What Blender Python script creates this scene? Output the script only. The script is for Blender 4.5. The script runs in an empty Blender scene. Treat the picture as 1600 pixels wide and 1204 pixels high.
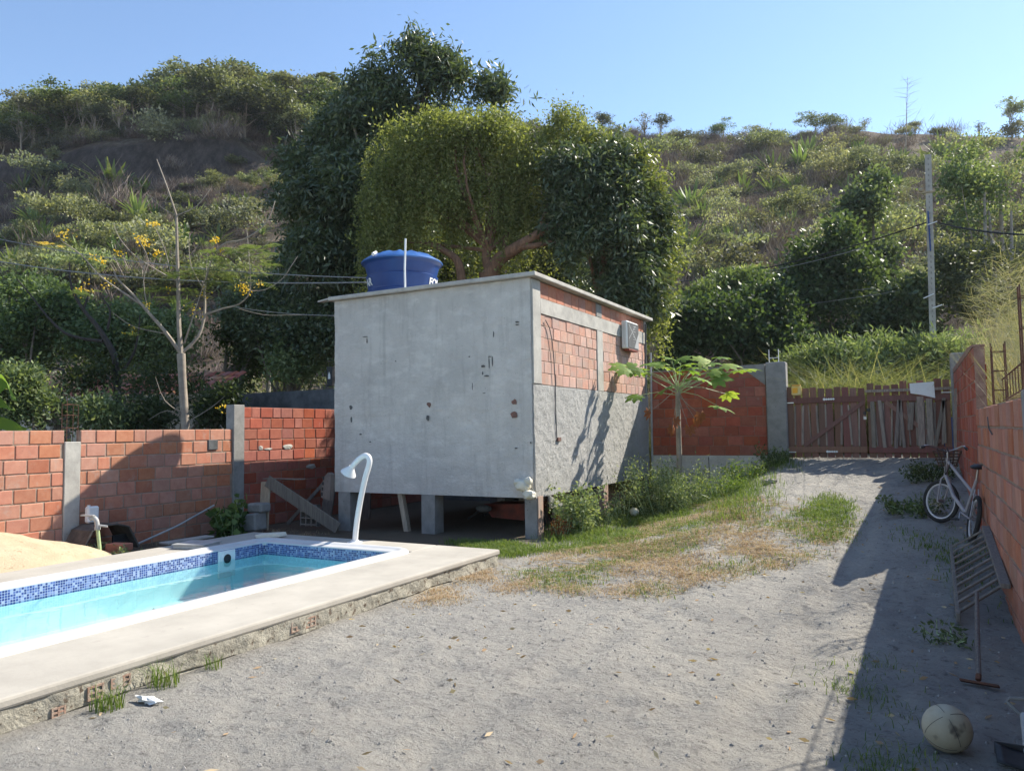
import bpy, math, random, time
import numpy as np
from mathutils import Vector, Matrix
T0=time.time()
SC=bpy.context.scene; COL=SC.collection
rnd=random.Random(7); rg=np.random.default_rng(7)
# ------------------------------------------------------------------ camera
FPX=1170.0; EPS=.0148; YAW=math.radians(28.3); PIT=math.atan(70/FPX)
CAM=np.array([0,0,1.6])
FW=np.array([-math.sin(YAW)*math.cos(PIT),math.cos(YAW)*math.cos(PIT),math.sin(PIT)])
HH=np.array([math.cos(YAW),math.sin(YAW),0]); UU=np.cross(HH,FW)
RR=HH*math.cos(EPS)-UU*math.sin(EPS); PP=HH*math.sin(EPS)+UU*math.cos(EPS)
cd=bpy.data.cameras.new('camera'); cam=bpy.data.objects.new('camera',cd); COL.objects.link(cam)
cam.matrix_world=Matrix(((RR[0],PP[0],-FW[0],0),(RR[1],PP[1],-FW[1],0),(RR[2],PP[2],-FW[2],1.6),(0,0,0,1)))
cd.sensor_width=36; cd.lens=FPX/1600*36; cd.clip_end=2000; cd.clip_start=.05
SC.camera=cam
# ------------------------------------------------------------------ sky, sun, exposure
SUN=Vector((.575,.95,1.0)).normalized()
W=bpy.data.worlds.new('World'); SC.world=W; W.use_nodes=True
nt=W.node_tree; nt.nodes.clear()
sk=nt.nodes.new('ShaderNodeTexSky'); sk.sky_type='NISHITA'; sk.sun_disc=False
sk.sun_elevation=math.asin(SUN.z); sk.sun_rotation=math.atan2(SUN.x,SUN.y)
sk.air_density=1.0; sk.dust_density=.1; sk.ozone_density=2.2; sk.altitude=0
bg=nt.nodes.new('ShaderNodeBackground'); bg.inputs[1].default_value=.12
wo=nt.nodes.new('ShaderNodeOutputWorld')
nt.links.new(sk.outputs[0],bg.inputs[0]); nt.links.new(bg.outputs[0],wo.inputs[0])
sl=bpy.data.lights.new('sun','SUN'); sl.energy=5.0; sl.angle=math.radians(.53); sl.color=(1,.93,.80)
so=bpy.data.objects.new('sun',sl); COL.objects.link(so)
so.rotation_euler=(-SUN).to_track_quat('-Z','Y').to_euler()
SC.view_settings.view_transform='Standard'; SC.view_settings.look='None'
SC.view_settings.exposure=.98; SC.view_settings.gamma=1; SC.view_settings.use_curve_mapping=False
SC.render.engine='CYCLES'
try:
    SC.cycles.max_bounces=8; SC.cycles.transparent_max_bounces=16
except Exception: pass
# ------------------------------------------------------------------ helpers
def ray(x,y): return FW+RR*((x-800)/FPX)-PP*((y-602)/FPX)
def at(x,y,D): return CAM+ray(x,y)*D            # a place D metres in front of the camera's start position
def on(ax,val,x,y):
    d=ray(x,y); return CAM+d*((val-CAM[ax])/d[ax])
def ss(a,b,x):
    t=np.clip((np.asarray(x,float)-a)/(b-a),0,1); return t*t*(3-2*t)
def vnoise(x,y,seed=0):
    x=np.asarray(x,float); y=np.asarray(y,float)
    xi=np.floor(x).astype(np.int64); yi=np.floor(y).astype(np.int64); xf=x-xi; yf=y-yi
    def hsh(a,b):
        n=(a*374761393+b*668265263+seed*1442695041)&0xffffffff
        n=((n^(n>>13))*1274126177)&0xffffffff
        return ((n^(n>>16))&0xffff)/65535.0
    u=xf*xf*(3-2*xf); v=yf*yf*(3-2*yf)
    return (hsh(xi,yi)*(1-u)+hsh(xi+1,yi)*u)*(1-v)+(hsh(xi,yi+1)*(1-u)+hsh(xi+1,yi+1)*u)*v
def fbm(x,y,seed=0,o=4):
    s=0;a=.5
    for i in range(o): s=s+a*(vnoise(x*2**i,y*2**i,seed+i*17)-.5); a*=.5
    return s
WL={}
def wl(o): return WL.get(o.name,np.zeros(3))
def link(o,parent=None):
    COL.objects.link(o)
    if parent is not None: o.parent=parent
    return o
def tag(o,label=None,cat=None,group=None,kind=None):
    if label: o['label']=label
    if cat: o['category']=cat
    if group: o['group']=group
    if kind: o['kind']=kind
    return o
def thing(name,label,cat,loc=(0,0,0),rz=0,group=None):
    o=bpy.data.objects.new(name,None); o.empty_display_size=.2; link(o)
    o.location=loc; o.rotation_euler=(0,0,rz); WL[o.name]=np.array(loc,float)
    return tag(o,label,cat,group)
def npmesh(name,V,F,var=None,smooth=False,mat=None):
    V=np.asarray(V,np.float32); F=np.asarray(F,np.int32); m=bpy.data.meshes.new(name); k=F.shape[1]
    m.vertices.add(len(V)); m.vertices.foreach_set('co',V.ravel())
    m.loops.add(F.size); m.loops.foreach_set('vertex_index',F.ravel())
    m.polygons.add(len(F)); m.polygons.foreach_set('loop_start',np.arange(0,F.size,k,dtype=np.int32))
    m.polygons.foreach_set('loop_total',np.full(len(F),k,dtype=np.int32))
    if var is not None:
        a=m.attributes.new('var','FLOAT','FACE'); a.data.foreach_set('value',np.asarray(var,np.float32))
    m.polygons.foreach_set('use_smooth',np.full(len(F),smooth))
    m.update(calc_edges=True)
    if mat: m.materials.append(mat)
    return m
def mobj(name,mesh,parent=None,loc=None):
    o=bpy.data.objects.new(name,mesh); link(o,parent)
    if loc is not None: o.location=loc; WL[o.name]=wl(parent)+np.array(loc,float) if parent else np.array(loc,float)
    else: WL[o.name]=wl(parent).copy() if parent else np.zeros(3)
    return o
class MB:
    """collects shapes (world coordinates) for ONE mesh object"""
    def __init__(s): s.V=[]; s.F=[]
    def add(s,V,F):
        n=len(s.V); s.V+= [tuple(map(float,v)) for v in V]; s.F+=[tuple(i+n for i in f) for f in F]; return s
    def box(s,x0,x1,y0,y1,z0,z1):
        return s.add([(x0,y0,z0),(x1,y0,z0),(x1,y1,z0),(x0,y1,z0),(x0,y0,z1),(x1,y0,z1),(x1,y1,z1),(x0,y1,z1)],
          [(3,2,1,0),(4,5,6,7),(0,1,5,4),(1,2,6,5),(2,3,7,6),(3,0,4,7)])
    def obox(s,c,ax,ay,az,bev=.0):
        """box from its centre and three half-axis vectors, with bevelled edges when bev>0"""
        c=np.array(c,float);ax=np.array(ax,float);ay=np.array(ay,float);az=np.array(az,float)
        if bev<=0:
            V=[c+sx*ax+sy*ay+sz*az for sz in(-1,1) for sx,sy in((-1,-1),(1,-1),(1,1),(-1,1))]
            return s.add(V,[(3,2,1,0),(4,5,6,7),(0,1,5,4),(1,2,6,5),(2,3,7,6),(3,0,4,7)])
        V,F=bevbox(np.linalg.norm(ax),np.linalg.norm(ay),np.linalg.norm(az),bev)
        R=np.array([ax/np.linalg.norm(ax),ay/np.linalg.norm(ay),az/np.linalg.norm(az)])
        return s.add(np.array(V)@R+c,F)
    def bar(s,a,b,w,h,up=(0,0,1),bev=0):
        a=np.array(a,float);b=np.array(b,float);d=b-a;L=np.linalg.norm(d);d/=L
        up=np.array(up,float); sd=np.cross(d,up); 
        if np.linalg.norm(sd)<1e-4: sd=np.cross(d,(1,0,0))
        sd/=np.linalg.norm(sd); u2=np.cross(sd,d)
        return s.obox((a+b)/2,d*L/2,sd*w/2,u2*h/2,bev)
    def tube(s,pts,r,seg=8,cap=True):
        pts=[np.array(p,float) for p in pts]; n=len(pts)
        rr=[r]*n if np.isscalar(r) else list(r); V=[];F=[]; prev=None
        for i,p in enumerate(pts):
            t=pts[min(i+1,n-1)]-pts[max(i-1,0)]; t=t/(np.linalg.norm(t)+1e-9)
            if prev is None: a=np.cross(t,(0,0,1.) if abs(t[2])<.9 else (1.,0,0))
            else: a=prev-t*(prev@t)
            a/=np.linalg.norm(a)+1e-9; b=np.cross(t,a); prev=a
            for k in range(seg):
                q=2*math.pi*k/seg; V.append(p+(a*math.cos(q)+b*math.sin(q))*rr[i])
        for i in range(n-1):
            for k in range(seg):
                k2=(k+1)%seg; F.append((i*seg+k,i*seg+k2,(i+1)*seg+k2,(i+1)*seg+k))
        if cap: F.append(tuple(range(seg))[::-1]); F.append(tuple((n-1)*seg+k for k in range(seg)))
        return s.add(V,F)
    def lathe(s,c,prof,seg=32,ax=None,capb=True,capt=True,sx=1,sy=1):
        """prof: list of (radius, height) about c"""
        V=[];F=[];n=len(prof); c=np.array(c,float)
        for r,z in prof:
            for k in range(seg):
                q=2*math.pi*k/seg; v=np.array((r*math.cos(q)*sx,r*math.sin(q)*sy,z)); V.append(v if ax is None else v@ax)
        for i in range(n-1):
            for k in range(seg):
                k2=(k+1)%seg; F.append((i*seg+k,i*seg+k2,(i+1)*seg+k2,(i+1)*seg+k))
        if capb: F.append(tuple(range(seg))[::-1])
        if capt: F.append(tuple((n-1)*seg+k for k in range(seg)))
        return s.add(np.array(V)+c,F)
    def blob(s,c,r,seg=10,rings=7,amp=.2,seed=0):
        R=random.Random(seed); V=[];F=[]
        for i in range(rings+1):
            th=math.pi*i/rings
            for k in range(seg):
                q=2*math.pi*k/seg; m=1+R.uniform(-amp,amp)*(0 if i in(0,rings) else 1)
                V.append((c[0]+r[0]*m*math.sin(th)*math.cos(q),c[1]+r[1]*m*math.sin(th)*math.sin(q),c[2]+r[2]*m*math.cos(th)))
        for i in range(rings):
            for k in range(seg):
                k2=(k+1)%seg; F.append((i*seg+k,(i+1)*seg+k,(i+1)*seg+k2,i*seg+k2))
        return s.add(V,F)
    def prism(s,poly,dz):
        """polygon of 3D points extruded by vector dz"""
        n=len(poly); P=[np.array(p,float) for p in poly]; dz=np.array(dz,float)
        V=P+[p+dz for p in P]; F=[tuple(range(n))[::-1],tuple(range(n,2*n))]+[(i,(i+1)%n,n+(i+1)%n,n+i) for i in range(n)]
        return s.add(V,F)
    def build(s,name,mat,parent=None,smooth=False,sharp=None):
        m=bpy.data.meshes.new(name); off=wl(parent) if parent is not None else np.zeros(3)
        V=np.array(s.V)-off; m.from_pydata([tuple(v) for v in V],[],s.F); m.update()
        if mat: m.materials.append(mat)
        import bmesh
        bm=bmesh.new(); bm.from_mesh(m); bmesh.ops.recalc_face_normals(bm,faces=bm.faces); bm.to_mesh(m); bm.free()
        if smooth:
            m.polygons.foreach_set('use_smooth',[True]*len(m.polygons))
            try: m.set_sharp_from_angle(angle=math.radians(sharp or 40))
            except Exception: pass
        o=bpy.data.objects.new(name,m); link(o,parent); WL[o.name]=off.copy()
        return o
def bevbox(a,b,c,v):
    """vertices/faces of a box with one bevel step (26 faces)"""
    v=min(v,a*.45,b*.45,c*.45); V=[];ix={}
    for sx in(-1,1):
        for sy in(-1,1):
            for sz in(-1,1):
                for k,(p,q,r) in enumerate(((a,b-v,c-v),(a-v,b,c-v),(a-v,b-v,c))):
                    ix[sx,sy,sz,k]=len(V); V.append((sx*p,sy*q,sz*r))
    F=[]
    for k in range(3):
        o=[i for i in range(3) if i!=k]
        for s in(-1,1):
            f=[]
            for s1,s2 in((-1,-1),(1,-1),(1,1),(-1,1)):
                t=[0,0,0];t[k]=s;t[o[0]]=s1;t[o[1]]=s2; f.append(ix[t[0],t[1],t[2],k])
            if (s>0)!=(k!=1): f=f[::-1]
            F.append(tuple(f))
    for k in range(3):
        o=[i for i in range(3) if i!=k]
        for s1 in(-1,1):
            for s2 in(-1,1):
                f=[]
                for s,kk in((-1,o[0]),(1,o[0]),(1,o[1]),(-1,o[1])):
                    t=[0,0,0];t[k]=s;t[o[0]]=s1;t[o[1]]=s2; f.append(ix[t[0],t[1],t[2],kk])
                F.append(tuple(f))
    for sx in(-1,1):
        for sy in(-1,1):
            for sz in(-1,1): F.append((ix[sx,sy,sz,0],ix[sx,sy,sz,1],ix[sx,sy,sz,2]))
    return V,F
# ------------------------------------------------------------------ materials
class N:
    def __init__(s,name):
        s.m=bpy.data.materials.new(name); s.m.use_nodes=True; s.t=s.m.node_tree; s.t.nodes.clear()
        s.out=s.n('ShaderNodeOutputMaterial'); s.p=s.n('ShaderNodeBsdfPrincipled'); s.l(s.p.outputs[0],s.out.inputs[0])
    def n(s,t,**k):
        x=s.t.nodes.new(t)
        for a,b in k.items(): setattr(x,a,b)
        return x
    def l(s,a,b): s.t.links.new(a,b)
    def co(s,kind='Object'):
        if kind=='World': return s.n('ShaderNodeNewGeometry').outputs['Position']
        return s.n('ShaderNodeTexCoord').outputs[kind]
    def noise(s,co,sc,det=5,ro=.6,vec=None):
        x=s.n('ShaderNodeTexNoise'); x.inputs['Scale'].default_value=sc; x.inputs['Detail'].default_value=det; x.inputs['Roughness'].default_value=ro
        if vec:
            mp=s.n('ShaderNodeMapping'); mp.inputs['Scale'].default_value=vec; s.l(co,mp.inputs[0]); co=mp.outputs[0]
        s.l(co,x.inputs['Vector']); return x.outputs['Fac']
    def ramp(s,fac,st):
        x=s.n('ShaderNodeValToRGB'); e=x.color_ramp.elements
        while len(e)<len(st): e.new(.5)
        for i,(p,c) in enumerate(st):
            e[i].position=p; e[i].color=(*c,1) if len(c)==3 else c
        s.l(fac,x.inputs[0]); return x.outputs[0]
    def mix(s,f,a,b,mode='MIX'):
        x=s.n('ShaderNodeMix',data_type='RGBA',blend_type=mode)
        for sock,v in((x.inputs[0],f),(x.inputs[6],a),(x.inputs[7],b)):
            if hasattr(v,'links') or hasattr(v,'is_linked'): s.l(v,sock)
            elif isinstance(v,(int,float)): sock.default_value=v
            else: sock.default_value=(*v,1)
        return x.outputs[2]
    def math(s,op,a,b=0.0):
        x=s.n('ShaderNodeMath',operation=op)
        for i,v in enumerate((a,b)):
            if hasattr(v,'is_linked'): s.l(v,x.inputs[i])
            else: x.inputs[i].default_value=v
        return x.outputs[0]
    def bump(s,h,st=.4,d=.02,prev=None):
        x=s.n('ShaderNodeBump'); x.inputs['Strength'].default_value=st; x.inputs['Distance'].default_value=d; s.l(h,x.inputs['Height'])
        if prev is not None: s.l(prev,x.inputs['Normal'])
        return x.outputs[0]
def pm(name,c1,c2=None,sc=6,rough=.8,bump=.3,bsc=60,bd=.01,spec=.3,rn=0,metal=0,stretch=None,co='Object',spots=None):
    """general weathered surface: two colours by noise, fine bump, optional difference from piece to piece, dark specks"""
    g=N(name); c=g.co(co); c2=c2 or tuple(x*.7 for x in c1)
    col=g.mix(g.math('MULTIPLY_ADD' if 0 else 'MULTIPLY',g.noise(c,sc,6,.65,stretch),1.0),c1,c2)
    f=g.noise(c,sc,6,.65,stretch); rp=g.ramp(f,[(.35,(0,0,0)),(.65,(1,1,1))]); col=g.mix(rp,c1,c2)
    if spots:
        f2=g.ramp(g.noise(c,spots[1],3,.6),[(spots[2],(0,0,0)),(min(spots[2]+.06,1),(1,1,1))]); col=g.mix(f2,col,spots[0])
    if rn:
        oi=g.n('ShaderNodeObjectInfo').outputs['Random']
        hs=g.n('ShaderNodeHueSaturation'); g.l(g.math('ADD',g.math('MULTIPLY',oi,rn*.08),.5-rn*.04),hs.inputs['Hue'])
        g.l(g.math('ADD',g.math('MULTIPLY',g.math('FRACT',g.math('MULTIPLY',oi,7.31)),rn),1-rn*.5),hs.inputs['Value'])
        g.l(g.math('ADD',g.math('MULTIPLY',g.math('FRACT',g.math('MULTIPLY',oi,13.7)),rn*.5),1-rn*.35),hs.inputs['Saturation'])
        g.l(col,hs.inputs['Color']); col=hs.outputs[0]
    g.l(col,g.p.inputs['Base Color']); g.p.inputs['Roughness'].default_value=rough; g.p.inputs['Metallic'].default_value=metal
    g.p.inputs['Specular IOR Level'].default_value=spec
    if bump: g.l(g.bump(g.noise(c,bsc,5,.7,stretch),bump,bd),g.p.inputs['Normal'])
    return g.m
def leafmat(name,ca,cb,cc=None,trans=.3,rough=.45,spec=.4,tc=None,rn=0):
    """leaves: colour differs from leaf to leaf (face attribute var); part of the light passes through"""
    g=N(name); at_=g.n('ShaderNodeAttribute',attribute_name='var').outputs['Fac']
    st=[(0,ca),(.6,cb)]; st.append((1,cc or cb))
    col=g.ramp(at_,st)
    if rn:
        oi=g.n('ShaderNodeObjectInfo').outputs['Random']; hs=g.n('ShaderNodeHueSaturation')
        g.l(g.math('ADD',g.math('MULTIPLY',oi,.06*rn),.5-.03*rn),hs.inputs['Hue'])
        g.l(g.math('ADD',g.math('MULTIPLY',g.math('FRACT',g.math('MULTIPLY',oi,9.7)),1.0*rn),1-.55*rn),hs.inputs['Value'])
        g.l(g.math('ADD',g.math('MULTIPLY',g.math('FRACT',g.math('MULTIPLY',oi,5.3)),.5*rn),1-.3*rn),hs.inputs['Saturation'])
        g.l(col,hs.inputs['Color']); col=hs.outputs[0]
    g.l(col,g.p.inputs['Base Color']); g.p.inputs['Roughness'].default_value=rough; g.p.inputs['Specular IOR Level'].default_value=spec
    t=g.n('ShaderNodeBsdfTranslucent'); 
    tcol=g.mix(1.0,col,tc or (1.5,1.5,.7),'MULTIPLY'); g.l(tcol,t.inputs[0])
    mx=g.n('ShaderNodeMixShader'); mx.inputs[0].default_value=trans; g.l(g.p.outputs[0],mx.inputs[1]); g.l(t.outputs[0],mx.inputs[2]); g.l(mx.outputs[0],g.out.inputs[0])
    return g.m
def brickmat(name,c1,c2,axis,grv=55,pale=.0):
    """fired hollow clay block: fine combed grooves, tone differs block by block, cement smears"""
    g=N(name); c=g.co('Object'); oi=g.n('ShaderNodeObjectInfo').outputs['Random']
    va=g.n('ShaderNodeVectorMath',operation='ADD'); cb=g.n('ShaderNodeCombineXYZ')
    g.l(g.math('MULTIPLY',oi,37.0),cb.inputs[0]); g.l(g.math('MULTIPLY',oi,91.0),cb.inputs[1]); g.l(c,va.inputs[0]); g.l(cb.outputs[0],va.inputs[1]); cc=va.outputs[0]
    f=g.ramp(g.noise(cc,9,5,.65),[(.35,(0,0,0)),(.7,(1,1,1))]); col=g.mix(f,c1,c2)
    hs=g.n('ShaderNodeHueSaturation')
    g.l(g.math('ADD',g.math('MULTIPLY',oi,.010),.495),hs.inputs['Hue'])
    g.l(g.math('ADD',g.math('MULTIPLY',g.math('FRACT',g.math('MULTIPLY',oi,7.31)),.30),.86),hs.inputs['Value'])
    g.l(g.math('ADD',g.math('MULTIPLY',g.math('FRACT',g.math('MULTIPLY',oi,13.7)),.25),.80),hs.inputs['Saturation'])
    g.l(col,hs.inputs['Color']); col=hs.outputs[0]
    sm=g.ramp(g.noise(cc,5,6,.7),[(.56-pale,(0,0,0)),(.72-pale,(1,1,1))]); sm=g.math('MULTIPLY',sm,.45); col=g.mix(sm,col,(.42,.38,.34))
    ch=g.ramp(g.noise(cc,22,4,.75),[(.66,(0,0,0)),(.72,(1,1,1))]); col=g.mix(g.math('MULTIPLY',ch,.5),col,(.22,.09,.06))
    g.l(col,g.p.inputs['Base Color']); g.p.inputs['Roughness'].default_value=.85; g.p.inputs['Specular IOR Level'].default_value=.2
    wv=g.n('ShaderNodeTexWave',bands_direction='Z'); wv.inputs['Scale'].default_value=grv/6.28*1.0; wv.inputs['Distortion'].default_value=.4; g.l(c,wv.inputs[0])
    b1=g.bump(wv.outputs['Fac'],.7,.004); g.l(g.bump(g.noise(cc,70,4,.7),.3,.004,b1),g.p.inputs['Normal'])
    return g.m
BR=(.50,.215,.13); BR2=(.42,.155,.09)
m_brick=brickmat('clay_block',BR,BR2,'z',210)
m_brick_dk=brickmat('dark_clay_block',(.42,.115,.065),(.33,.082,.048),'z',210,-.05)
m_brick_pk=brickmat('pink_clay_block',(.62,.36,.275),(.54,.30,.225),'z',330,.11)
m_mortar=pm('mortar',(.37,.28,.22),(.26,.185,.14),9,.95,.8,60,.012)
m_mortar_red=pm('red_stained_mortar',(.36,.22,.17),(.24,.135,.10),9,.95,.8,60,.012)
m_conc=pm('rough_concrete',(.30,.29,.275),(.21,.205,.195),5,.92,.6,55,.012,spots=((.12,.115,.11),26,.66))
m_conc_lt=pm('pale_concrete',(.46,.44,.40),(.33,.315,.29),4,.9,.5,50,.01,spots=((.2,.19,.17),30,.68))
m_conc_dk=pm('dark_grey_concrete',(.16,.165,.17),(.075,.078,.08),2.2,.95,.5,40,.012)  # darker grey concrete, mottled by noise
m_slab=pm('roof_slab_concrete',(.50,.475,.43),(.36,.34,.31),5,.9,.4,50,.008)
def plaster(name,c1,c2,c3,bd=.016):
    g=N(name); c=g.co('Object')
    f=g.ramp(g.noise(c,1.3,8,.7),[(.3,(0,0,0)),(.7,(1,1,1))]); col=g.mix(f,c1,c2)
    mp=g.n('ShaderNodeMapping'); mp.inputs['Rotation'].default_value=(.3,.6,.2); mp.inputs['Scale'].default_value=(1.2,1.2,2.6); g.l(c,mp.inputs[0])
    f2=g.ramp(g.noise(mp.outputs[0],2.4,6,.7),[(.5,(0,0,0)),(.72,(1,1,1))]); col=g.mix(g.math('MULTIPLY',f2,.6),col,c3)
    f4=g.ramp(g.noise(c,3.0,6,.7,(2.2,2.2,.22)),[(.52,(0,0,0)),(.74,(1,1,1))]); col=g.mix(g.math('MULTIPLY',f4,.35),col,(.22,.205,.185))
    f3=g.ramp(g.noise(c,34,3,.6),[(.66,(0,0,0)),(.72,(1,1,1))]); col=g.mix(g.math('MULTIPLY',f3,.5),col,(.10,.10,.10))
    g.l(col,g.p.inputs['Base Color']); g.p.inputs['Roughness'].default_value=.92; g.p.inputs['Specular IOR Level'].default_value=.2
    b=g.bump(g.noise(mp.outputs[0],3.5,7,.8),.85,.03); g.l(g.bump(g.noise(c,42,6,.75),.9,bd,b),g.p.inputs['Normal'])
    return g.m
m_plaster=plaster('trowelled_cement_render',(.66,.625,.575),(.50,.475,.44),(.78,.745,.69))
m_plaster_side=plaster('rough_cast_cement_render',(.46,.45,.43),(.36,.355,.34),(.54,.52,.49),.03)
m_wood=pm('weathered_grey_board',(.23,.20,.17),(.12,.105,.095),5,.85,.5,30,.006,stretch=(9,9,.7),rn=.4)
m_wood_pale=pm('pale_sawn_board',(.42,.34,.25),(.26,.21,.16),5,.8,.4,30,.006,stretch=(6,6,.8),rn=.3)
m_gate=pm('brown_painted_gate_board',(.235,.105,.075),(.165,.08,.058),4,.6,.35,30,.005,stretch=(10,10,.8),rn=.45)
m_batt=pm('greyed_timber_batten',(.33,.27,.22),(.17,.14,.12),6,.85,.4,40,.004,stretch=(9,9,.8),rn=.4)
m_white=pm('white_paint',(.78,.78,.76),(.66,.66,.64),5,.4,.1,50,.003,spec=.5)
m_pvc=pm('white_pvc',(.80,.80,.79),(.72,.72,.71),4,.3,.05,50,.002,spec=.5)
m_greypvc=pm('grey_pvc_pipe',(.45,.45,.44),(.33,.33,.32),6,.45,.1,50,.002,spec=.4)
m_tank=pm('blue_polyethylene',(.008,.044,.185),(.010,.055,.215),3,.38,.08,30,.004,spec=.5)
m_lid=pm('lighter_blue_lid',(.025,.10,.32),(.035,.13,.37),4,.4,.08,30,.004,spec=.5)  # lid a lighter blue than the tank body
m_rebar=pm('rusty_rebar',(.16,.07,.04),(.08,.04,.03),20,.8,.5,90,.003)
m_black=pm('black_plastic',(.022,.022,.024),(.04,.04,.042),10,.5,.2,60,.003)
m_dirty_black=pm('dusty_black_plastic',(.055,.05,.045),(.14,.125,.105),6,.65,.3,40,.004)
m_steel=pm('galvanised_metal',(.45,.45,.46),(.30,.30,.31),12,.35,.15,60,.002,metal=.9)
m_sand=pm('yellow_building_sand',(.50,.405,.28),(.41,.33,.22),3,.95,.8,45,.02,spots=((.36,.27,.17),14,.62))
m_deck=pm('screeded_concrete_deck',(.43,.40,.35),(.34,.315,.275),1.6,.85,.35,40,.006,spots=((.36,.33,.29),9,.64))
m_cop=pm('white_pool_coping',(.62,.62,.62),(.53,.53,.535),3,.35,.05,30,.002,spec=.5)
m_bark=pm('grey_bark',(.25,.21,.17),(.12,.10,.08),7,.9,.8,30,.02,stretch=(3,3,1))
m_bark_red=pm('reddish_bark',(.27,.155,.095),(.13,.075,.05),5,.9,.8,26,.03,stretch=(3,3,1))
m_bark_pale=pm('pale_smooth_bark',(.36,.31,.25),(.24,.20,.165),6,.85,.5,30,.01)
m_bark_dk=pm('dark_bark',(.07,.058,.05),(.035,.03,.028),8,.9,.5,30,.01)
m_tan=pm('dirty_tan_plastic',(.5,.45,.34),(.42,.37,.28),6,.5,.2,40,.003)
m_wire=pm('overhead_cable',(.30,.30,.30),(.22,.22,.22),4,.6,0)
m_wire_dk=pm('black_cable',(.03,.03,.032),(.02,.02,.02),4,.6,0)
m_alum=pm('brushed_frame_paint',(.62,.60,.60),(.48,.46,.46),8,.4,.1,60,.002,spec=.5)
m_rubber=pm('tyre_rubber',(.018,.018,.019),(.04,.038,.035),9,.8,.4,90,.003)
m_green_pipe=pm('pale_green_pipe',(.42,.52,.27),(.34,.43,.22),8,.5,.1,50,.002)
m_dkred=pm('red_steel_tray',(.25,.05,.03),(.12,.035,.025),6,.6,.2,40,.004)
m_stone=pm('loose_stone',(.34,.31,.28),(.22,.20,.18),8,.9,.6,30,.01,rn=.4)
m_foam=pm('cream_foam',(.78,.74,.62),(.68,.64,.52),9,.8,.9,30,.02)
# leaves
L_mango=leafmat('glossy_mango_leaves',(.050,.076,.040),(.092,.125,.060),(.19,.215,.125),.32,.4,.6)
L_vine=leafmat('yellow_green_vine_leaves',(.105,.135,.045),(.20,.225,.078),(.36,.37,.17),.42,.55,.3)
L_bush=leafmat('bush_leaves',(.052,.080,.028),(.095,.13,.045),(.18,.22,.08),.36,.5,.35,rn=.9)
L_hill=leafmat('hill_shrub_leaves',(.115,.13,.072),(.195,.21,.12),(.33,.34,.20),.36,.6,.3,rn=1.0)
L_agave=leafmat('agave_blades',(.10,.16,.05),(.17,.24,.075),(.28,.33,.13),.2,.5,.35,rn=.6)
L_dark=leafmat('dark_vine_leaves',(.05,.08,.038),(.09,.13,.055),(.18,.23,.11),.36,.5,.35,rn=.4)
L_papaya=leafmat('papaya_leaves',(.10,.18,.04),(.18,.28,.06),(.34,.40,.09),.4,.6,.15)
L_dead=leafmat('dried_leaves',(.16,.06,.03),(.28,.10,.04),(.42,.22,.06),.2,.7,.2)
L_yel=leafmat('yellow_blossom',(.75,.48,.03),(.80,.58,.05),(.85,.72,.30),.35,.6,.2,tc=(1.2,1.1,.5))
L_grass=leafmat('fresh_grass',(.07,.12,.025),(.13,.20,.04),(.24,.27,.09),.35,.6,.25)
L_straw=leafmat('cut_dry_straw',(.29,.20,.125),(.42,.30,.195),(.54,.46,.33),.2,.8,.15)
L_tall=leafmat('tall_seeding_grass',(.19,.20,.11),(.29,.28,.175),(.42,.37,.27),.3,.7,.2)
L_bank=leafmat('bank_grass',(.10,.125,.06),(.18,.20,.095),(.34,.32,.20),.35,.6,.25)
L_weed=leafmat('weed_leaves',(.09,.13,.06),(.17,.22,.10),(.34,.38,.22),.34,.6,.3)
L_dry=leafmat('dry_twigs',(.12,.088,.082),(.20,.155,.14),(.34,.29,.25),.1,.9,.1,rn=.4)
# ------------------------------------------------------------------ the ground and the hill
def ramp_z(u,v):
    t=np.clip((v-5)/10.4,0,1.6); r=.97*t**1.5; r=np.where(v>15.4,.97,r)
    w=ss(-4.3,-2.0,u); back=ss(15.6,18,v)
    return r*np.maximum(w,back*ss(-13,-6,u))
def ground_z(u,v):
    u=np.asarray(u,float);v=np.asarray(v,float)
    z=ramp_z(u,v)-.06*ss(-6,-9,u)
    z=z+.10*ss(-.9,.2,u)*ss(7,9,v)*(1-ss(14,15.2,v))*.5
    z=z+.03*fbm(u*.8,v*.8,3)*1.6
    return z
def fine_z(u,v):
    z=ground_z(u,v)
    yard=ss(-4.6,-4.2,u)
    lump=fbm(u*3.2,v*3.2,11,4); z=z+.055*lump*yard+.02*fbm(u*3,v*3,5)*(1-yard)
    z=z+.05*np.abs(fbm(u*7,v*7,23,3))*yard-.022*ss(.60,.80,vnoise(u*5.5,v*5.5,71))*yard*ss(.3,.7,vnoise(u*.9,v*.9,72))
    for u0 in (-.62,-1.95):
        c_=u0-.045*np.maximum(9-v,0)+.12*fbm(v*.4,v*0,81); q=np.exp(-((u-c_)/.13)**2); z=z-yard*(.026*q-.012*np.exp(-((np.abs(u-c_)-.2)/.07)**2))*(.5+vnoise(v*1.3,u*0,82))
    return z
def LD(u,v): return u*HH[0]+v*HH[1], -u*math.sin(YAW)+v*math.cos(YAW)
def ridge(L,D):
    a=L/np.maximum(D,1)*FPX+800     # bearing only
    return np.interp(a,[-900,-300,0,120,250,400,520,800,900,1100,1400,1600,2100,2600],[.355,.39,.432,.440,.455,.470,.458,.425,.418,.408,.402,.398,.38,.35])
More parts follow.
